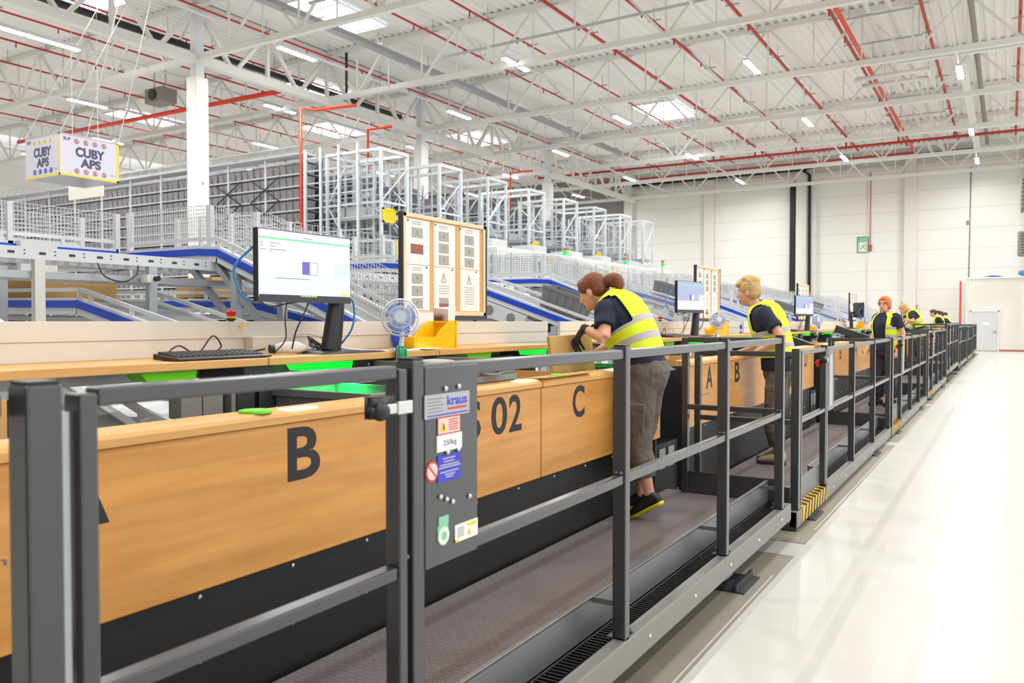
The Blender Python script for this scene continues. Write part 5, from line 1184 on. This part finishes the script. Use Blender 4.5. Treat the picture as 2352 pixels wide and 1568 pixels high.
tote2(-2.95, -2.4, 5.45, 5.86, .985, 1.27, 'green tote at the right end of the nearest station, behind the person', 'green_bin')
tote2(-3.42, -3.0, 4.3, 4.95, 1.0, 1.36, 'dark grey tote seen under the nearest bench at its right part', 'tote_dark')
tote2(-2.95, -2.4, 11.0, 11.45, .985, 1.26, 'green tote on the second station near its D panel', 'green_bin')
tote2(-2.95, -2.4, 16.9, 17.4, .985, 1.27, 'green tote on the third station beside the red-haired person', 'green_bin')
opencarton(-2.9, -2.36, 7.0, 7.8, .985, 1.262, 'open cardboard box on the second station behind its A and B letters')
opencarton(-2.9, -2.36, 13.2, 14.0, .985, 1.262, 'open cardboard box on the third station')
opencarton(-3.0, -2.6, .9, 1.325, .985, 1.36, 'cardboard box at the far left end of the nearest station')
t = thing('side_guide', 'dark steel sloping side guide between the second and third benches', 'guide', (-2.7, 11.6, 1.2), 'sloping side guides')
m = MB(); m.bar((-3.0, 11.75, 1.46), (-2.3, 11.75, 1.22), .02, .14); m.build('plate', 'dark_steel', t); m = MB(); m.bar((-3.0, 11.75, 1.535), (-2.3, 11.75, 1.295), .035, .012); m.build('edge', 'zinc', t)
copy_tree(t, (0, 5.8, 0), 'dark steel sloping side guide between the third and fourth benches')
# grey cover panels and roller conveyor seen under the nearest bench
t = thing('leg_cover', 'tall grey folded metal covers under the nearest bench', 'cover', (-3.1, 2.3, 0))
for y0, y1, m_ in ((2.2, 2.31, 'heater_grey'), (2.31, 2.42, 'heater_grey'), (2.42, 2.46, 'black_steel'), (2.46, 2.49, 'heater_grey'), (2.49, 2.6, 'dark_steel'), (2.62, 2.73, 'dark_steel')):
    m = MB(); m.box(-3.05, -2.985 + (.02 if m_ != 'black_steel' else -.02), y0+.003, y1-.003, .2, 1.3); m.build('panel', m_, t, bevel=.003)
t = thing('roller_conveyor', 'white roller conveyor bed curving under the nearest bench', 'conveyor', (-4, 2.5, 0))
A = catmull([(-5.0, 2.2, 1.2), (-4.3, 2.2, 1.17), (-3.6, 2.2, 1.14), (-3.08, 2.2, 1.12)], 9); B = catmull([(-5.0, 2.9, 1.2), (-4.4, 2.9, 1.18), (-3.8, 2.8, 1.15), (-3.2, 2.5, 1.13)], 9)
for R_ in (A, B): m = MB(); m.tube([p + V((0, 0, .03)) for p in R_], .028, 6); m.build('side_rail', 'white_steel', t)
m = MB()
for a, b in zip(A, B): m.cyl(a, b, .022, n=8)
o = m.build('rollers', 'white_steel', t, smooth=True)
for x in (-4.8, -3.9): m = MB(); m.box(x-.03, x+.03, 2.45, 2.51, 0, 1.14); m.build('leg', 'zinc', t)
conveyor('grey belt conveyor sloping under the left end of the nearest bench', [(-6.0, 1.55, 2.1), (-4.4, 1.55, 1.57), (-3.1, 1.55, 1.14), (-2.72, 1.55, 1.06)], (0, .56, 0), legs=[(-4.5, 1.55, 1.5)], depth=.1)
t = thing('control_box', 'black control box with small buttons under the nearest bench', 'control box', (-3.0, 3.4, 1.33))
m = MB(); m.box(-3.05, -2.95, 3.25, 3.55, 1.325, 1.394); m.build('casing', 'black_plastic', t, bevel=.003)
m = MB(); m.cyl((-2.952, 3.29, 1.35), (-2.945, 3.29, 1.35), .006); m.cyl((-2.952, 3.36, 1.37), (-2.946, 3.36, 1.37), .008); m.build('buttons', 'bolt', t)
# ================================================================ PEOPLE
def remesh(o, vs, it=4, folds=0.0):
    r = o.modifiers.new('remesh', 'REMESH'); r.mode = 'VOXEL'; r.voxel_size = vs; r.use_smooth_shade = True
    s = o.modifiers.new('smooth', 'SMOOTH'); s.factor = .5; s.iterations = it
    if folds:
        if 'folds' not in bpy.data.textures: tx = bpy.data.textures.new('folds', 'CLOUDS'); tx.noise_scale = .085; tx.noise_depth = 2
        dm = o.modifiers.new('folds', 'DISPLACE'); dm.texture = bpy.data.textures['folds']; dm.strength = folds; dm.mid_level = .5; dm.texture_coords = 'LOCAL'
class Frame:
    def __init__(s, base, heading, sc=1.0):
        s.b = V(base); s.F = V((heading[0], heading[1], 0)).normalized(); s.L = V((-s.F.y, s.F.x, 0)); s.sc = sc
    def __call__(s, p): return s.b + (s.F*p[0] + s.L*p[1] + V((0,0,1))*p[2]) * s.sc
    def d(s, p): return (s.F*p[0] + s.L*p[1] + V((0,0,1))*p[2])
def ering(c, a, b, n=28, p=2.3):
    out = []
    for k in range(n):
        t = 2*math.pi*k/n; ct, st = math.cos(t), math.sin(t)
        out.append(c + a*(math.copysign(abs(ct)**(2/p), ct)) + b*(math.copysign(abs(st)**(2/p), st)))
    return out
def spine_rings(fr, rows, off=0.0, sub=5, n=28, p=2.3):
    # rows: (f, l, z, half_width, half_depth, lean) lean = forward pitch of the ring in degrees
    R = []
    ext = [tuple(2*a-b for a, b in zip(rows[0], rows[1]))] + list(rows) + [tuple(2*a-b for a, b in zip(rows[-1], rows[-2]))]
    for i in range(1, len(ext)-2):
        for k in range(sub):
            t = k/sub; q = []
            for a, b, c, d in zip(ext[i-1], ext[i], ext[i+1], ext[i+2]): q.append(.5*((2*b)+(c-a)*t+(2*a-5*b+4*c-d)*t*t+(3*b-a-3*c+d)*t**3))
            R.append(q)
    R.append(list(rows[-1])); out = []
    for f, l, z, w_, dp, ln in R:
        a = fr.d((0, 1, 0)) * (w_+off)*fr.sc; r = math.radians(ln); b = fr.d((math.cos(r), 0, -math.sin(r))) * (dp+off)*fr.sc
        out.append(ering(fr((f, l, z)), a, b, n, p))
    return out
def limb(m, fr, pts, rad, n=14, sm=5, flat=1.0): m.tube([fr(p) for p in pts], [r*fr.sc for r in rad], n, sm, True, flat)
def head(m, fr, c, pitch, s=1.0, yaw=0.0):
    # returns matrix of head: x forward, y left, z up
    r = math.radians(pitch); y = math.radians(yaw)
    M = Matrix((fr.d((1,0,0)), fr.d((0,1,0)), V((0,0,1)))).transposed() @ Matrix.Rotation(y, 3, 'Z') @ Matrix.Rotation(r, 3, 'Y')
    k = s*fr.sc; c0 = fr(c); H = lambda x, yy, z: c0 + M @ (V((x, yy, z))*k)
    def e(x, yy, z, a, b, cc): m.sph(H(x, yy, z), a*k, b*k, cc*k, 18, 12, M)
    e(-.012, 0, .035, .096, .076, .088); e(.03, 0, -.03, .062, .062, .09); e(.045, 0, -.075, .045, .045, .042); e(.068, 0, -.098, .022, .024, .018)
    e(-.02, 0, -.04, .07, .062, .06)
    m.tube([H(.083, 0, .02), H(.094, 0, 0), H(.11, 0, -.022), H(.1, 0, -.036)], [.009*k, .011*k, .015*k, .012*k], 10, 4)
    for s_ in (-1, 1):
        e(.094, s_*.011, -.033, .012, .009, .009); e(.056, s_*.038, -.02, .03, .022, .024); e(.078, s_*.03, .03, .014, .024, .008)
        e(-.005, s_*.077, -.012, .02, .011, .033); e(.004, s_*.08, -.036, .011, .008, .012)
    e(.088, 0, -.062, .013, .022, .006); e(.086, 0, -.072, .013, .019, .007)
    return H, M, k
def hand(m, fr, w, tip, thumb, s=1.0, spread=.018, curl=.02, nrm=None):
    # palm from wrist w toward tip with four fingers and a thumb; all in person frame
    W, T = fr(w), fr(tip); d = (T-W).normalized(); k = fr.sc*s
    N = fr.d(nrm).normalized() if nrm else V((0,0,1)); S = d.cross(N).normalized(); N = S.cross(d).normalized()
    P = lambda a, b, c: W + d*a*k + S*b*k + N*c*k
    m.loft([ering(P(-.01, 0, 0), S*.028*k, N*.02*k, 12), ering(P(.03, 0, 0), S*.038*k, N*.017*k, 12), ering(P(.075, 0, -.002), S*.042*k, N*.014*k, 12), ering(P(.092, 0, -.003), S*.038*k, N*.011*k, 12)])
    for i, (b, L) in enumerate(((-.031, .062), (-.0105, .074), (.0105, .07), (.031, .054))):
        m.tube([P(.08, b, 0), P(.09+L*.35, b*1.12, -.004), P(.09+L*.7, b*1.18, -.004-curl), P(.09+L*.95, b*1.2, -.006-curl*2.4)], [.0105*k, .0098*k, .009*k, .0075*k], 10, 4)
    s_ = thumb
    m.tube([P(.02, s_*.03, 0), P(.045, s_*.052, -.012), P(.068, s_*.06, -.026), P(.088, s_*.058, -.04)], [.014*k, .0125*k, .011*k, .0085*k], 10, 4)
def eyes(t, H, M, k, glasses=False):
    m = MB()
    for s in (-1, 1): m.sph(H(.079, s*.031, .009), .013*k, .015*k, .009*k, 12, 8, M)
    m.build('eyes', 'paper', t, smooth=True)
    m = MB()
    for s in (-1, 1): m.sph(H(.089, s*.032, .008), .005*k, .008*k, .007*k, 10, 6, M); m.tube([H(.083, s*.014, .033), H(.086, s*.03, .039), H(.074, s*.05, .034)], .0035*k, 6, 3); m.tube([H(.088, s*.018, .015), H(.092, s*.031, .019), H(.08, s*.047, .013)], .0022*k, 6, 3)
    m.build('brows_and_lashes', 'hair_dark', t, smooth=True)
    m = MB(); m.tube([H(.09, -.022, -.066), H(.1, -.008, -.063), H(.1, .008, -.063), H(.09, .022, -.066)], .0055*k, 8, 4); m.tube([H(.09, -.02, -.069), H(.098, 0, -.075), H(.09, .02, -.069)], .006*k, 8, 4); m.build('lips', 'lip', t, smooth=True)
    if glasses:
        m = MB()
        for s in (-1, 1):
            m.tube([H(.108, s*.034 + .024*math.cos(a*math.pi/8), .006 + .018*math.sin(a*math.pi/8)) for a in range(17)], .0022*k, 6, 0, False)
            m.tube([H(.105, s*.058, .008), H(.0, s*.078, .008)], .0022*k, 6)
        m.tube([H(.108, -.01, .008), H(.108, .01, .008)], .0022*k, 6); m.build('glasses', 'ink', t)
def shoe(t, fr, heel, toe, up, mat_, sole_, w_=.042):
    h, q = fr(heel), fr(toe); d = (q-h).normalized(); L = (q-h).length; S = d.cross(fr.d(up)).normalized(); U = S.cross(d).normalized(); k = fr.sc
    P = lambda a, z: h + d*a*L + U*z*k
    prof = [(-.04, .03, .02, .05), (.05, .037, .035, .085), (.2, .038, .04, .1), (.38, .039, .038, .092), (.6, .045, .034, .068), (.82, .045, .028, .05), (.96, .036, .02, .036), (1.03, .016, .01, .026)]
    m = MB(); m.loft([ering(P(a, .018 + hh/2), S*ww*k, U*(hh/2)*k, 16, 2.6) for a, ww, x_, hh in prof]); sh = m.build('shoe', mat_, t, smooth=True)
    m = MB(); m.loft([ering(P(a*1.01, .011), S*(ww+.005)*k, U*.013*k, 16, 4) for a, ww, x_, hh in prof]); m.build('sole', sole_, sh, smooth=True)
    m = MB()
    for a in (.36, .44, .52): m.tube([P(a, .1 - (a-.36)*.18) - S*.03*k, P(a+.02, .118 - (a-.36)*.19), P(a, .1 - (a-.36)*.18) + S*.03*k], .004*k, 6, 3)
    m.build('laces', 'dark_steel' if sole_ != 'sole_dark' else 'black_plastic', sh, smooth=True)
def person(lab, base, heading, sc, J, look):
    fr = Frame(base, heading, sc); t = thing('person', lab, 'person', base, 'people in yellow vests at the stations'); vs = look.get('vox', .008)
    # --- skin
    m = MB(); H, M, k = head(m, fr, J['head'], J['pitch'], 1.0, J.get('yaw', 0))
    m.tube([fr(J['neck']), fr(tuple((a+b)/2 for a, b in zip(J['neck'], J['head']))), H(-.02, 0, -.02)], [.058*sc, .052*sc, .052*sc], 14, 3)
    for r in (spine_rings(fr, J['torso'], -.012),): m.loft(r)
    for s in ('L', 'R'):
        sh, el, wr = J['sh'+s], J['el'+s], J['wr'+s]
        limb(m, fr, [sh, tuple((a*.5+b*.5) for a, b in zip(sh, el)), el], [.048, .045, .037]); limb(m, fr, [el, tuple((a*.6+b*.4) for a, b in zip(el, wr)), wr], [.037, .039, .026])
        if not (look.get('glove') == s or look.get('glove') == 'both'): hand(m, fr, wr, J['tip'+s], J.get('thumb'+s, 1), nrm=J.get('nrm'+s))
        hp, kn, an = J['hip'+s], J['kn'+s], J['an'+s]
        limb(m, fr, [hp, tuple((a+b)/2 for a, b in zip(hp, kn)), kn, tuple(a*.65+b*.35 for a, b in zip(kn, an)), an], [.08, .07, .05, .052, .036])
        hl, to = J['heel'+s], J['toe'+s]; limb(m, fr, [an, tuple(a*.55+b*.45+(.03 if i == 2 else 0) for i, (a, b) in enumerate(zip(hl, to)))], [.038, .03], 12)
    body = m.build('body', 'skin', t, smooth=True); remesh(body, vs*sc)
    if look.get('face', True): eyes(t, H, M, k, look.get('glasses', False))
    # --- hair
    m = MB(); hm = look['hair']
    m.sph(H(-.022, 0, .045), .1*k, .084*k, .092*k, 20, 14, M); m.sph(H(-.05, 0, .0), .075*k, .078*k, .08*k, 18, 12, M); m.sph(H(.03, 0, .085), .062*k, .062*k, .04*k, 16, 10, M)
    if look['style'] == 'tail':
        for s in (-1, 1): m.sph(H(.015, s*.058, .05), .06*k, .026*k, .05*k, 14, 10, M)
        m.tube([H(-.1, 0, .01), H(-.15, 0, .02), H(-.19, 0, .0), H(-.2, 0, -.04), H(-.18, 0, -.06)], [.03*k, .05*k, .056*k, .04*k, .02*k], 14, 4)
    elif look['style'] == 'short':
        for s in (-1, 1): m.sph(H(-.02, s*.055, .04), .075*k, .034*k, .065*k, 14, 10, M); m.sph(H(-.05, s*.05, -.03), .045*k, .032*k, .05*k, 12, 8, M)
        m.sph(H(.06, 0, .085), .05*k, .06*k, .035*k, 14, 10, M); m.sph(H(-.04, 0, .1), .085*k, .075*k, .05*k, 14, 10, M)
        rnd = random.Random(3)
        for i in range(60):
            a = rnd.uniform(0, 2*math.pi); b = rnd.uniform(.05, 1.3); q = V((math.sin(b)*math.cos(a)*.1-.025, math.sin(b)*math.sin(a)*.086, math.cos(b)*.1+.045)); m.tube([H(*q), H(*(q*1.06 + V((.02, 0, .0)))), H(*(q*1.1 + V((.045, 0, -.022))))], [.014*k, .011*k, .004*k], 6, 2)
    else:
        for s in (-1, 1): m.sph(H(.0, s*.06, .03), .075*k, .032*k, .07*k, 14, 10, M); m.sph(H(-.02, s*.066, -.03), .04*k, .026*k, .05*k, 12, 8, M)
        m.sph(H(-.115, 0, -.05), .045*k, .05*k, .045*k, 14, 10, M)
    h_ = m.build('hair', hm, t, smooth=True); remesh(h_, max(vs*.8, .006)*sc, 3)
    if look['style'] == 'tail': m = MB(); m.tube([H(-.115, .03*math.cos(a*math.pi/6), .012+.03*math.sin(a*math.pi/6)) for a in range(13)], .011*k, 8, 0, False); m.build('hair_tie', 'black_plastic', t, smooth=True)
    # --- t-shirt
    m = MB(); m.loft(spine_rings(fr, J['torso'], .021)[int(J.get('shirt_from', 0)*5):])
    for s in ('L', 'R'):
        sh, el = J['sh'+s], J['el'+s]; mid = tuple(a*.38+b*.62 for a, b in zip(sh, el))
        inn = tuple(a*.75 if i == 1 else a for i, a in enumerate(sh)); limb(m, fr, [inn, sh, tuple((a+b)/2 for a, b in zip(sh, mid)), mid], [.075, .074, .07, .075], 16, 4)
        sd = 1 if s == 'L' else -1
    ts = m.build('t_shirt', 'navy', t, smooth=True); remesh(ts, vs*sc, 3, .012)
    # --- vest: open shell with arm holes, two reflective bands
    rows = J['torso']; rg = spine_rings(fr, rows, .037, 6, 36); n = 36; NR = len(rg); m = MB()
    top = J.get('vest_top', len(rows)-1)
    G = [[m.bm.verts.new(p) for p in r] for r in rg]
    b0, b1 = J['bands']
    for i in range(int(J.get('vest_from', 0)*6), NR-1):
        u = i/6
        for a in range(n):
            ang = (a+.5)/n*360; side = min(abs(ang-0), abs(ang-360), abs(ang-180))
            hole = J['arm_lo'] <= u < J['arm_hi'] and side < J.get('arm_w', 38) * math.sin(math.pi*min(1, .25+.75*(u-J['arm_lo'])/(J['arm_hi']-J['arm_lo'])))**.5
            if hole: continue
            if look.get('open_front') and abs(ang-90) < look['open_front']: continue
            m.mi = 1 if any(b <= u < b+J.get('band_w', .34) for b in (b0, b1)) else 0
            q = (a+1) % n; m.face([G[i][a], G[i][q], G[i+1][q], G[i+1][a]])
    m.mi = 0; bmesh.ops.delete(m.bm, geom=[v for v in m.bm.verts if not v.link_faces], context='VERTS')
    ve = m.build('safety_vest', ['hi_vis', 'reflect'], t, smooth=True); so = ve.modifiers.new('thick', 'SOLIDIFY'); so.thickness = .006; so.offset = 1
    sb = ve.modifiers.new('sub', 'SUBSURF'); sb.levels = 1; sb.render_levels = 1
    # --- trousers
    m = MB(); m.loft(spine_rings(fr, J['pelvis'], .016, 4))
    for s in ('L', 'R'):
        hp, kn, an = J['hip'+s], J['kn'+s], J['an'+s]; e = J.get('cuff', .84); cf = tuple(a*(1-e)+b*e for a, b in zip(kn, an))
        limb(m, fr, [tuple(a+(0, 0, .04)[i] for i, a in enumerate(hp)), hp, tuple((a+b)/2 for a, b in zip(hp, kn)), kn, tuple((a+b)/2 for a, b in zip(kn, cf)), cf], [.075, .1, .1, .086, .09, .068], 18, 5)
    tr = m.build('trousers', look.get('trousers', 'trouser'), t, smooth=True); remesh(tr, vs*sc, 4, .03)
    m = MB()
    for s, sd in (('L', 1), ('R', -1)):
        hp, kn = J['hip'+s], J['kn'+s]; a = tuple(x*.62+y*.38 for x, y in zip(hp, kn)); b = tuple(x*.22+y*.78 for x, y in zip(hp, kn))
        A, B = fr(a) + fr.d((0, sd, 0))*.092*sc, fr(b) + fr.d((0, sd, 0))*.078*sc; up_ = fr.d((0, sd, 0))
        m.bar(A, B, .13*sc, .022*sc, up_); m.bar(A + (A-B)*.12, A - (A-B)*.18, .142*sc, .03*sc, up_)
    pk = m.build('cargo_pocket', look.get('trousers', 'trouser'), tr, smooth=False, bevel=.008)
    for s in ('L', 'R'): shoe(t, fr, J['heel'+s], J['toe'+s], J.get('sup'+s, (0, 0, 1)), look.get('shoe', 'shoe_black'), look.get('sole', 'sole_yellow'))
    g = look.get('glove')
    if g:
        for s in ('L', 'R'):
            if g in (s, 'both'):
                m = MB(); hand(m, fr, J['wr'+s], J['tip'+s], J.get('thumb'+s, 1), 1.1, nrm=J.get('nrm'+s), curl=J.get('curl', .02)); d = (V(J['wr'+s])-V(J['el'+s])).normalized()
                limb(m, fr, [tuple(V(J['wr'+s]) - d*.05), tuple(V(J['wr'+s]) + d*.01)], [.034, .03], 14, 0); gl = m.build('glove', 'glove', t, smooth=True); remesh(gl, .005*sc, 2)
    return t
# brown-haired person leaning over the nearest station, facing -X
J1 = dict(head=(.405, 0, 1.535), pitch=24, neck=(.29, 0, 1.455),
    torso=[(.0, 0, .9, .14, .1, 0), (.0, 0, 1.0, .15, .115, 6), (.05, 0, 1.1, .152, .125, 18), (.105, 0, 1.22, .16, .135, 27), (.165, 0, 1.33, .175, .135, 34), (.225, 0, 1.42, .165, .115, 42), (.275, 0, 1.465, .1, .075, 48), (.3, 0, 1.485, .06, .055, 48)],
    pelvis=[(.01, 0, .86, .13, .095, 0), (.0, 0, .92, .16, .125, 0), (.0, 0, .99, .162, .128, 6), (.02, 0, 1.05, .15, .12, 14)],
    shL=(.235, .165, 1.405), elL=(.175, .3, 1.215), wrL=(.375, .2, 1.283), tipL=(.46, .165, 1.2), thumbL=-1, nrmL=(.7, .1, .7),
    shR=(.235, -.165, 1.405), elR=(.3, -.25, 1.2), wrR=(.45, -.16, 1.11), tipR=(.55, -.14, 1.06), thumbR=1,
    hipL=(.0, .085, .93), knL=(.02, .095, .5), anL=(-.06, .1, .195), heelL=(-.15, .1, .115), toeL=(.055, .1, -.005), supL=(.5, 0, .85),
    hipR=(.0, -.085, .93), knR=(.08, -.095, .5), anR=(.07, -.1, .12), heelR=(.02, -.1, .03), toeR=(.245, -.1, 0),
    shirt_from=1.4, bands=(2.35, 3.2), band_w=.42, arm_lo=3.5, arm_hi=6.1, arm_w=42, vest_from=1.9, cuff=.72, curl=.03)
person('brown-haired person in a yellow vest leaning over the nearest station', (-2.10, 5.22, .271), (-1, 0), 1.0, J1, dict(hair='hair_brown', style='tail', glove='L', vox=.0075))
m = MB(); m.tube([(-2.42, 5.045 + .03*math.cos(a*math.pi/6), 1.545 + .03*math.sin(a*math.pi/6)) for a in range(13)], .008, 8, 0, False)
tag(m.build('wrist_watch', 'black_plastic', smooth=True), 'dark watch on the left wrist of the leaning brown-haired person', 'watch')
# fair-haired person at the second station
J2 = dict(head=(.275, 0, 1.6), pitch=10, neck=(.2, 0, 1.45),
    shirt_from=.5, torso=[(-.02, 0, .83, .178, .14, 0), (-.01, 0, .93, .175, .135, 2), (.01, 0, 1.05, .15, .12, 6), (.05, 0, 1.17, .16, .125, 12), (.09, 0, 1.3, .18, .13, 16), (.13, 0, 1.41, .17, .11, 22), (.165, 0, 1.46, .1, .075, 26), (.185, 0, 1.48, .06, .055, 28)],
    pelvis=[(-.01, 0, .78, .13, .1, 0), (-.02, 0, .84, .165, .13, 0), (-.02, 0, .92, .165, .132, 2), (-.01, 0, .98, .155, .125, 4)],
    shL=(.09, .175, 1.395), elL=(-.1, .26, 1.17), wrL=(.15, .22, 1.04), tipL=(.31, .17, 1.0), thumbL=-1,
    shR=(.1, -.175, 1.395), elR=(.05, -.28, 1.16), wrR=(.3, -.18, 1.06), tipR=(.44, -.14, 1.03), thumbR=1,
    hipL=(-.02, .085, .86), knL=(.02, .095, .46), anL=(-.03, .1, .09), heelL=(-.09, .1, 0), toeL=(.15, .1, 0),
    hipR=(-.02, -.085, .86), knR=(.04, -.095, .46), anR=(.02, -.1, .09), heelR=(-.05, -.1, 0), toeR=(.2, -.1, 0),
    bands=(2.1, 3.05), band_w=.36, arm_lo=3.5, arm_hi=6.1, arm_w=40, vest_from=1.5, cuff=.8)
person('fair short-haired person in a yellow vest working at the second station', (-2.0, 8.5, .16), (-1, -.02), 1.09, J2, dict(hair='hair_blonde', style='short', shoe='shoe_beige', sole='sole_dark', vox=.009, trousers='trouser'))
# red-haired person standing on the third platform
def standing(bands=(2.1, 3.1)):
    return dict(head=(.05, 0, 1.585), pitch=0, neck=(.0, 0, 1.43),
    shirt_from=.4, torso=[(0, 0, .8, .182, .142, 0), (0, 0, .92, .182, .14, 0), (.01, 0, 1.05, .155, .12, 0), (.015, 0, 1.17, .165, .13, -2), (.01, 0, 1.29, .185, .135, 0), (0, 0, 1.39, .17, .105, 5), (0, 0, 1.44, .1, .075, 5), (0, 0, 1.46, .06, .055, 5)],
    pelvis=[(0, 0, .76, .13, .1, 0), (0, 0, .82, .168, .13, 0), (0, 0, .9, .17, .132, 0), (0, 0, .96, .16, .125, 0)],
    shL=(0, .18, 1.375), elL=(-.05, .27, 1.12), wrL=(.06, .26, .9), tipL=(.1, .25, .74), thumbL=-1, nrmL=(0, 1, 0),
    shR=(0, -.18, 1.375), elR=(-.04, -.27, 1.12), wrR=(.1, -.25, .92), tipR=(.18, -.23, .78), thumbR=1, nrmR=(0, -1, 0),
    hipL=(0, .085, .84), knL=(.02, .1, .45), anL=(-.02, .11, .09), heelL=(-.07, .11, 0), toeL=(.17, .12, 0),
    hipR=(0, -.085, .84), knR=(.04, -.1, .45), anR=(.02, -.11, .09), heelR=(-.03, -.11, 0), toeR=(.21, -.12, 0),
    bands=bands, band_w=.36, arm_lo=3.4, arm_hi=6.1, arm_w=38, vest_from=.8, cuff=.9)
J3 = standing(); J3['yaw'] = 14
person('red-haired person with glasses standing upright on the third platform', (-1.79, 15.37, .15), (-.55, -.83), 1.1, J3, dict(hair='hair_red', style='bun', glasses=True, open_front=26, vox=.011, trousers='trouser_dark', sole='sole_dark'))
J4 = dict(J1); J4.update(heelL=(-.09, .1, 0), toeL=(.15, .1, 0), anL=(-.03, .1, .09), supL=(0, 0, 1), heelR=(-.05, -.1, 0), toeR=(.19, -.1, 0), anR=(.0, -.1, .09))
person('fair-haired person bending forward on the fifth platform', (-2.0, 24.45, .33), (-1, -.1), 1.04, J4, dict(hair='hair_blonde', style='short', vox=.014, face=True, sole='sole_dark'))
person('dark-haired person with a ponytail bending on the sixth platform', (-2.0, 32.5, .23), (-1, -.1), 1.04, J2, dict(hair='hair_dark', style='tail', vox=.016, face=False, sole='sole_dark'))
person('farthest dark-haired person, half hidden behind the one with the ponytail', (-2.0, 36.3, .2), (-1, -.1), 1.04, J2, dict(hair='hair_dark', style='tail', vox=.018, face=False, sole='sole_dark'))
